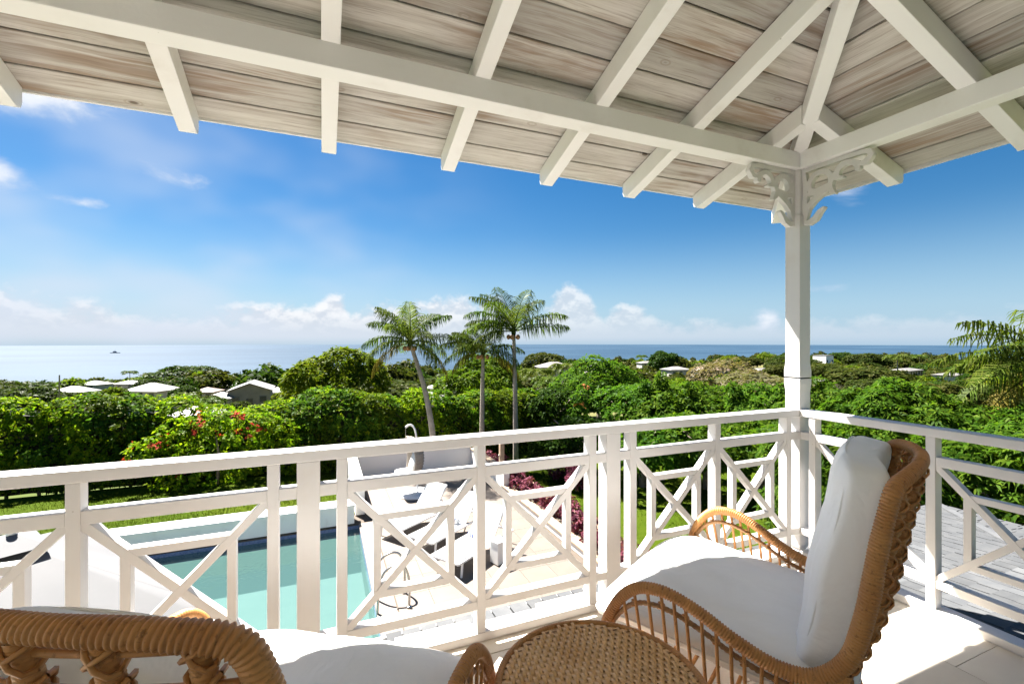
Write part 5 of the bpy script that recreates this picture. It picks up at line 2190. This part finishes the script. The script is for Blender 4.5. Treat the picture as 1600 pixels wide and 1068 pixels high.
def house(px, t_, w, dp, h, ang, label, roof_m='pale_roof', wall_m='pale_wall', kind='hip', rise=1.1, row=600, wins=3, over=.45):
    x, y = bearing(px, t_)
    z = EYE - (row - 534.5) / 711 * t_ - h
    HOUSES.append((px, w * .62 / t_ * 711 + 4, row + 9, t_))
    low = min(-1.0, float(terr(x, y)) - z - 1.0)
    t = tag(empty('house', (x, y, z), R(ang) - YAW), label, 'house', 'houses on the slope')
    w2, d2 = w / 2, dp / 2
    m = MB().box(-w2, w2, -d2, d2, low, h)
    if kind == 'gable':
        m.add([(-w2, -d2, h), (w2, -d2, h), (0, -d2, h + rise * .92)], [(0, 1, 2)])
        m.add([(-w2, d2, h), (w2, d2, h), (0, d2, h + rise * .92)], [(0, 2, 1)])
    m.build('wall', wall_m, t)
    o = over
    rm = MB()
    if kind == 'gable':
        for s in (-1, 1):
            p = [(s * (w2 + o), -d2 - o, h - rise * o / w2), (0, -d2 - o, h + rise), (0, d2 + o, h + rise), (s * (w2 + o), d2 + o, h - rise * o / w2)]
            rm.add(p + [(a, b, c + .14) for a, b, c in p], [(0, 1, 2, 3), (4, 7, 6, 5), (0, 4, 5, 1), (1, 5, 6, 2), (2, 6, 7, 3), (3, 7, 4, 0)])
    elif kind == 'hip':
        rl = max(.2, w2 - d2)
        e = [(-w2 - o, -d2 - o, h), (w2 + o, -d2 - o, h), (w2 + o, d2 + o, h), (-w2 - o, d2 + o, h)]
        rr = [(-rl, 0, h + rise), (rl, 0, h + rise)]
        lo = [(a, b, c - .16) for a, b, c in e]
        rm.add(e + rr + lo, [(0, 1, 5, 4), (1, 2, 5), (2, 3, 4, 5), (3, 0, 4), (0, 6, 7, 1), (1, 7, 8, 2), (2, 8, 9, 3), (3, 9, 6, 0), (9, 8, 7, 6)])
    else:
        rm.box(-w2 - o, w2 + o, -d2 - o, d2 + o, h, h + .3)
    r_ = rm.build('roof', roof_m, t)
    recalc(r_)
    for i in range(wins):
        cx = -w2 + w * (i + .5) / wins
        if wins > 2 and i == wins // 2:
            MB().box(cx - .5, cx + .5, -d2 - .06, -d2 - .003, 0, 2.1).build('door', 'dark_glass', t)
            continue
        f = MB().box(cx - .62, cx + .62, -d2 - .06, -d2 - .003, h * .5 - .5, h * .5 + .75).build('window', 'pale_roof', t)
        MB().box(cx - .5, cx + .5, -d2 - .09, -d2 - .06, h * .5 - .38, h * .5 + .63).build('pane', 'dark_glass', f)
    return t


house(394, 88, 6.6, 8.0, 3.6, 24, 'unfinished brown block house with pale gabled roof and dark window openings', wall_m='block_wall', kind='gable', rise=1.25, row=607, wins=3)
house(348, 84, 4.2, 5.0, 2.3, 10, 'small pale house with flat roof left of the brown block house', row=620, rise=.9, wins=2)
house(434, 96, 3.4, 5.0, 2.3, 5, 'small pale house right of the brown block house, beside the round tree', row=611, rise=.8, wins=2)
house(240, 112, 8.6, 7.0, 2.4, -6, 'wide pale hipped roof in the middle of the left slope', row=609, rise=1.7)
house(306, 62, 5.6, 5.0, 1.7, 14, 'pale roof just above the red bougainvillea', row=646, rise=1.0, wins=2)
house(365, 150, 6.5, 6.0, 2.6, 20, 'pale hipped roof behind the brown block house', row=601, rise=1.3)
house(118, 128, 9.0, 6.0, 2.4, -12, 'long pale roof on the left slope under the leafless poles', row=611, rise=1.4)
house(72, 105, 7.5, 6.0, 2.2, -16, 'pale house near the dark round tree on the left', row=614, rise=1.2)
house(150, 165, 7.5, 6.0, 2.6, -10, 'small pale roof among the trees above the long pale roof', row=600, rise=1.2, wins=2)
house(205, 175, 8.0, 6.0, 2.6, 0, 'pale roof behind the wide hipped roof', row=599, rise=1.1, wins=2)
house(325, 120, 5.0, 5.0, 2.4, 8, 'pinkish roofed house beside the dark tree mass', roof_m='pink_roof', row=611, rise=1.0, wins=2)
house(672, 60, 5.2, 5.0, 2.1, 6, 'pale roof showing behind the leaning palm trunk', row=623, rise=.9, wins=2)
house(692, 95, 5.6, 5.0, 2.6, 6, 'pale roof between the leaning palm and the olive tree', row=605, rise=1.0, wins=2)
house(866, 130, 9.0, 7.0, 3.0, 10, 'white house with dark shaded windows right of the tallest palm', row=573, rise=1.4, wall_m='pale_wall', wins=4)
house(880, 80, 3.6, 4.0, 2.0, 10, 'small pale roof below the white house with shaded windows', row=598, rise=.6, wins=2)
house(1056, 165, 8.0, 6.0, 2.8, 16, 'pale house left of the pink roofed house on the right slope', row=577, rise=1.0)
house(1108, 178, 13.0, 7.0, 3.0, 20, 'pink roofed house with several gables beyond the thicket', roof_m='pink_roof', row=578, rise=1.7, wins=5)
house(1190, 235, 13.0, 7.0, 2.8, 24, 'long pale roof in front of the far wooded ridge', row=578, rise=1.0, wins=5)
house(1286, 255, 7.0, 7.0, 6.0, 26, 'white two-storey villa with flat roof on the far right slope', wall_m='plaster', kind='flat', row=556, wins=3, over=.1)
house(1270, 175, 15.0, 6.0, 2.0, 28, 'long low pale roof below the white villa', row=594, rise=.7, wins=4)
house(1322, 150, 6.0, 5.0, 2.2, 28, 'small pale roof beside the rounded tree under the villa', row=598, rise=1.0, wins=2)
house(1415, 190, 14.0, 7.0, 2.4, 32, 'long pale roof under the far fan palm', row=578, rise=.8, wins=5)
house(1482, 165, 12.0, 6.0, 1.8, 34, 'long low white roof left of the drooping palm', row=585, rise=.6, wins=4)
house(925, 210, 7.0, 6.0, 2.6, 12, 'tiny pale house among trees near the coast', row=574, rise=1.0, wins=2)
house(1010, 260, 9.0, 6.0, 2.6, 14, 'tiny pale roof among the far trees left of the dark round tree', row=567, rise=1.0, wins=2)


VAR = []
for i in range(6):
    hw, hh = [(1.0, 1.25), (1.0, .95), (1.0, 1.5), (1.0, 1.1), (1.0, .8), (1.0, 1.3)][i]
    lob = heap(1.0, 1.0, hh, 12, 40 + i, lobe=.42)
    mats = ['leaf_far', 'leaf_far', 'leaf_dark', 'leaf_mango', 'leaf_far', 'leaf_dark']
    VAR.append((foliage_mesh('crown', [((c[0], c[1], c[2] + .35), r) for c, r in lob], 130, 4, .115, .075, mats[i], -.6), trunk_mesh(.6, .05, i, 3, .4), hh + .35))
DRY = (foliage_mesh('crown', [((c[0], c[1], c[2] + .35), r) for c, r in heap(1, 1, 1.2, 12, 77, lobe=.4)], 70, 4, .11, .05, 'leaf_dry', -.6), trunk_mesh(.6, .05, 3, 5, .5), 1.5)


def far_tree(x, y, z, top, var, label, group, wide=1.0, name='slope_tree'):
    me, tr, h = var
    s = max(.6, (top - z) / h)
    t = tag(empty(name, (x, y, z), random.uniform(0, 6.28)), label, 'tree', group)
    c = link_mesh('crown', me, None, t)
    k = link_mesh('trunk', tr, None, t, False)
    t.scale = (s * wide * random.uniform(.85, 1.15), s * wide * random.uniform(.85, 1.15), s)
    return t


rt = random.Random(21)
names = ['rounded olive-green tree on the slope among the houses', 'low spreading olive-green tree on the slope among the houses', 'tall dark green tree on the slope among the houses', 'rounded yellow-green tree on the slope among the houses', 'low wide green tree on the slope among the houses', 'dark rounded tree on the slope among the houses']
# canopy height seen against the sky and sea along the coast (photo column, row of the canopy top)
cols_ = [-100, 0, 60, 110, 150, 200, 250, 285, 330, 400, 440, 520, 600, 640, 700, 760, 840, 880, 905, 940, 980, 1030, 1060, 1100, 1150, 1230, 1300, 1380, 1450, 1500, 1600, 1750]
rows_ = [576, 578, 588, 584, 580, 579, 577, 575, 574, 577, 578, 574, 572, 570, 566, 562, 560, 562, 566, 558, 556, 561, 560, 556, 549, 547, 550, 547, 553, 556, 556, 556]
count = 0
for k in range(210):
    px = rt.uniform(-60, 1660)
    t_ = 10 ** rt.uniform(math.log10(60), math.log10(300))
    if px < 560 and t_ < 95:
        continue
    x, y = bearing(px, t_)
    z = float(terr(x, y))
    lim = np.interp(px, cols_, rows_) + 4
    row = lim + (600 - lim) * max(0, min(1, (math.log10(300) - math.log10(t_)) / .62)) * rt.uniform(.75, 1.15)
    # keep the houses clear of trees in front of them
    blocked = False
    for hx, hw_, hy_, ht in HOUSES:
        if abs(px - hx) < hw_ + 1500 / t_ and t_ < ht + 3:
            row = max(row, hy_ + 4)
    top = EYE - (row - 534.5) / 711 * t_
    if top - z < 2.0:
        continue
    v = rt.randrange(6)
    far_tree(x, y, z - .3, min(top, z + 9), VAR[v], names[v], 'trees on the slope', 1.0 + .35 * rt.random() + (.4 if v in (1, 4) else 0))
    count += 1

# a few trees with a character of their own
for px, t_, row, v, wide, lb in (
        (293, 190, 573, 5, 1.6, 'broad dark tree mass standing above the pinkish roof'),
        (1035, 200, 550, 2, 1.15, 'dark round tree standing out against the sea, right of the coast palm'),
        (852, 260, 551, 0, 1.3, 'grey-green round tree against the sea beside the tallest palm'),
        (1352, 260, 552, 0, 1.35, 'grey-green rounded tree right of the white villa'),
        (1318, 300, 551, 5, 1.3, 'dark spreading tree between the villa and the grey-green tree'),
        (1236, 270, 552, 5, 1.2, 'dark tree peeping out behind the corner column')):
    x, y = bearing(px, t_)
    z = float(terr(x, y))
    far_tree(x, y, z, EYE - (row - 534.5) / 711 * t_, VAR[v], lb, 'landmark trees', wide)
for px, t_, row, v, wide, lb in (
        (96, 92, 612, 0, 1.0, 'tree between the two pale roofs nearest the thin dark pole'), (178, 96, 607, 3, .8, 'tree left of the wide hipped roof'),
        (288, 92, 604, 5, .8, 'dark tree right of the wide hipped roof'), (30, 80, 606, 1, 1.1, 'olive tree beside the dark tree above the parasol'),
        (325, 78, 618, 0, .9, 'small tree in front of the pinkish roof'), (452, 70, 612, 3, 1.0, 'small tree right of the brown block house'),
        (372, 70, 628, 4, .8, 'low bush at the left corner of the brown block house')):
    x, y = bearing(px, t_)
    z = float(terr(x, y))
    far_tree(x, y, z, EYE - (row - 534.5) / 711 * t_, VAR[v], lb, 'trees between the roofs', wide)
x, y = bearing(1140, 62)
far_tree(x, y, float(terr(x, y)), EYE - (568 - 534.5) / 711 * 62, DRY, 'dry pale brown tree between the pink roofed house and the thicket', 'landmark trees', .9, 'dry_tree')
x, y = bearing(1185, 48)
far_tree(x, y, float(terr(x, y)), EYE - (588 - 534.5) / 711 * 48, DRY, 'low dry straw-coloured bush behind the slim trees', 'landmark trees', 1.3, 'dry_bush')

# fan palms and coconut palms far down the slope share one crown
fv = MB()
for i in range(16):
    me = frond_mesh(1.0, (R(35 - 8 * (i % 4)), R(-45 - 9 * (i % 3))), 15, .34, 0, .05, 300 + i)
    M = Matrix.Rotation(i * 2 * math.pi / 16, 4, 'Z')
    fv.add([M @ v.co for v in me.vertices], [tuple(p.vertices) for p in me.polygons])
    bpy.data.meshes.remove(me)
palm_crown = fv.mesh('crown')
palm_crown.materials.append(MATS['leaf_palm'])
palm_trunk = MB().tube([(0, 0, -1), (.02, 0, -.5), (0, 0, 0)], [.055, .042, .035], 6).mesh('trunk')
palm_trunk.materials.append(MATS['palm_bark'])
for px, t_, row, s, lb in (
        (203, 150, 574, 2.6, 'small palm rising above the left slope by the ship'), (118, 70, 618, 2.6, 'low palm behind the hedge above the lawn'), (160, 62, 622, 2.6, 'low palm behind the hedge above the parasol'),
        (198, 66, 620, 2.4, 'low palm behind the hedge below the wide pale roof'), (240, 64, 624, 2.4, 'low palm left of the bougainvillea roof'), (290, 74, 611, 2.8, 'leafy palm above the bougainvillea'),
        (330, 70, 619, 2.4, 'leafy palm left of the brown block house'), (860, 45, 588, 2.2, 'palm right behind the tallest palm trunk'), (838, 55, 575, 2.6, 'slender palm beside the tallest palm, in front of the white house'),
        (884, 70, 566, 3.0, 'palm in front of the sea, right of the white house'), (905, 62, 590, 2.4, 'low palm below the white house'), (1003, 330, 549, 5.0, 'lone far palm standing against the sea'),
        (1402, 140, 550, 4.2, 'far fan palm standing above the right slope'), (1437, 260, 549, 5.0, 'far palm right of the fan palm on the ridge'), (418, 330, 571, 5.0, 'far palm on the coast right of the block house'), (232, 420, 576, 5.0, 'far palm on the left coast')):
    x, y = bearing(px, t_)
    zc = EYE - (row + 8 - 534.5) / 711 * t_
    z = float(terr(x, y))
    t = tag(empty('slope_palm', (x, y, zc), rt.uniform(0, 6)), lb, 'palm tree', 'palms on the slope')
    c = link_mesh('crown', palm_crown, None, t)
    c.scale = (s, s, s * 1.05)
    k = link_mesh('trunk', palm_trunk, None, t)
    k.scale = (s, s, max(1.0, zc - z + .5))


# the wood beyond: crowns that run together into one mass
def wood():
    base = []
    for i in range(4):
        lob = heap(1, 1, [1.1, .8, 1.3, .95][i], 8, 90 + i, lobe=.46)
        P, Nn = lobes_points(lob, 26, -.5)
        base.append(rosettes(P, Nn, 3, .26, .17)[0])
    groups = {'leaf_far': [], 'leaf_dark': [], 'leaf_mango': []}
    r = random.Random(8)
    for k in range(2100):
        px = r.uniform(-420, 2400)
        t_ = 10 ** r.uniform(math.log10(120), math.log10(720))
        x, y = bearing(px, t_)
        z = float(terr(x, y))
        if z < SEA + .5:
            continue
        row = np.interp(px, cols_, rows_)
        lim = EYE - (row + 1 + 5 * r.random() - 534.5) / 711 * t_
        h = min(r.uniform(3.5, 8.5), lim - z)
        if h < 1.5:
            continue
        for hx, hw_, hy_, ht in HOUSES:
            if abs(px - hx) < hw_ + 1500 / t_ and t_ < ht + 4:
                h = min(h, EYE - (hy_ + 3 - 534.5) / 711 * t_ - z)
        if h < 1.2:
            continue
        b = base[r.randrange(4)]
        a = r.uniform(0, 6.28)
        w = h * r.uniform(.55, 1.0)
        ca, sa = math.cos(a) * w, math.sin(a) * w
        V = np.stack([b[:, 0] * ca - b[:, 1] * sa + x, b[:, 0] * sa + b[:, 1] * ca + y, b[:, 2] * h * .9 + z], 1)
        groups[r.choice(['leaf_far', 'leaf_far', 'leaf_far', 'leaf_dark', 'leaf_mango'])].append(V)
    lb = {'leaf_far': 'olive-green woodland covering the slope down to the coast', 'leaf_dark': 'darker tree crowns scattered through the coastal woodland', 'leaf_mango': 'yellow-green tree crowns scattered through the coastal woodland'}
    for mt, L in groups.items():
        V = np.concatenate(L)
        o = link_mesh('woodland', mesh_np('woodland', V, np.arange(len(V)).reshape(-1, 4)), mt)
        tag(o, lb[mt], 'woodland', kind='stuff')


wood()


def ship():
    x, y = bearing(180, 1700)
    t = tag(empty('ship', (x, y, SEA), R(22) - YAW), 'small grey ship far out on the silvery sea', 'ship')
    hull = [(-15, 0), (-13, -1), (12, -1), (17, 2.6), (-15, 2.2)]
    MB().prism(hull, 'y', -2.5, 2.5).build('hull', 'ship_grey', t)
    MB().box(-7, 5, -2, 2, 2.2, 5.0).build('deck_house', 'ship_grey', t)
    MB().box(-3, 2.5, -1.6, 1.6, 5.0, 7.4).build('bridge', 'ship_grey', t)
    MB().tube([(-.5, 0, 7.4), (-.5, 0, 12)], .35, 6).build('mast', 'ship_grey', t)
    MB().tube([(-5, 0, 5), (-5, 0, 7.8)], .8, 8).build('funnel', 'ship_grey', t)


ship()

# two leafless poles on the left slope
for px, t_, row, lb in ((93, 80, 586, 'thin dark pole rising above the left slope roofs'),):
    x, y = bearing(px, t_)
    z = float(terr(x, y))
    t = tag(empty('utility_pole', (x, y, z)), lb, 'pole')
    top = EYE - (row - 534.5) / 711 * t_ - z
    MB().tube([(0, 0, -.5), (0, 0, top)], [.14, .10], 7).build('post', 'bark', t)
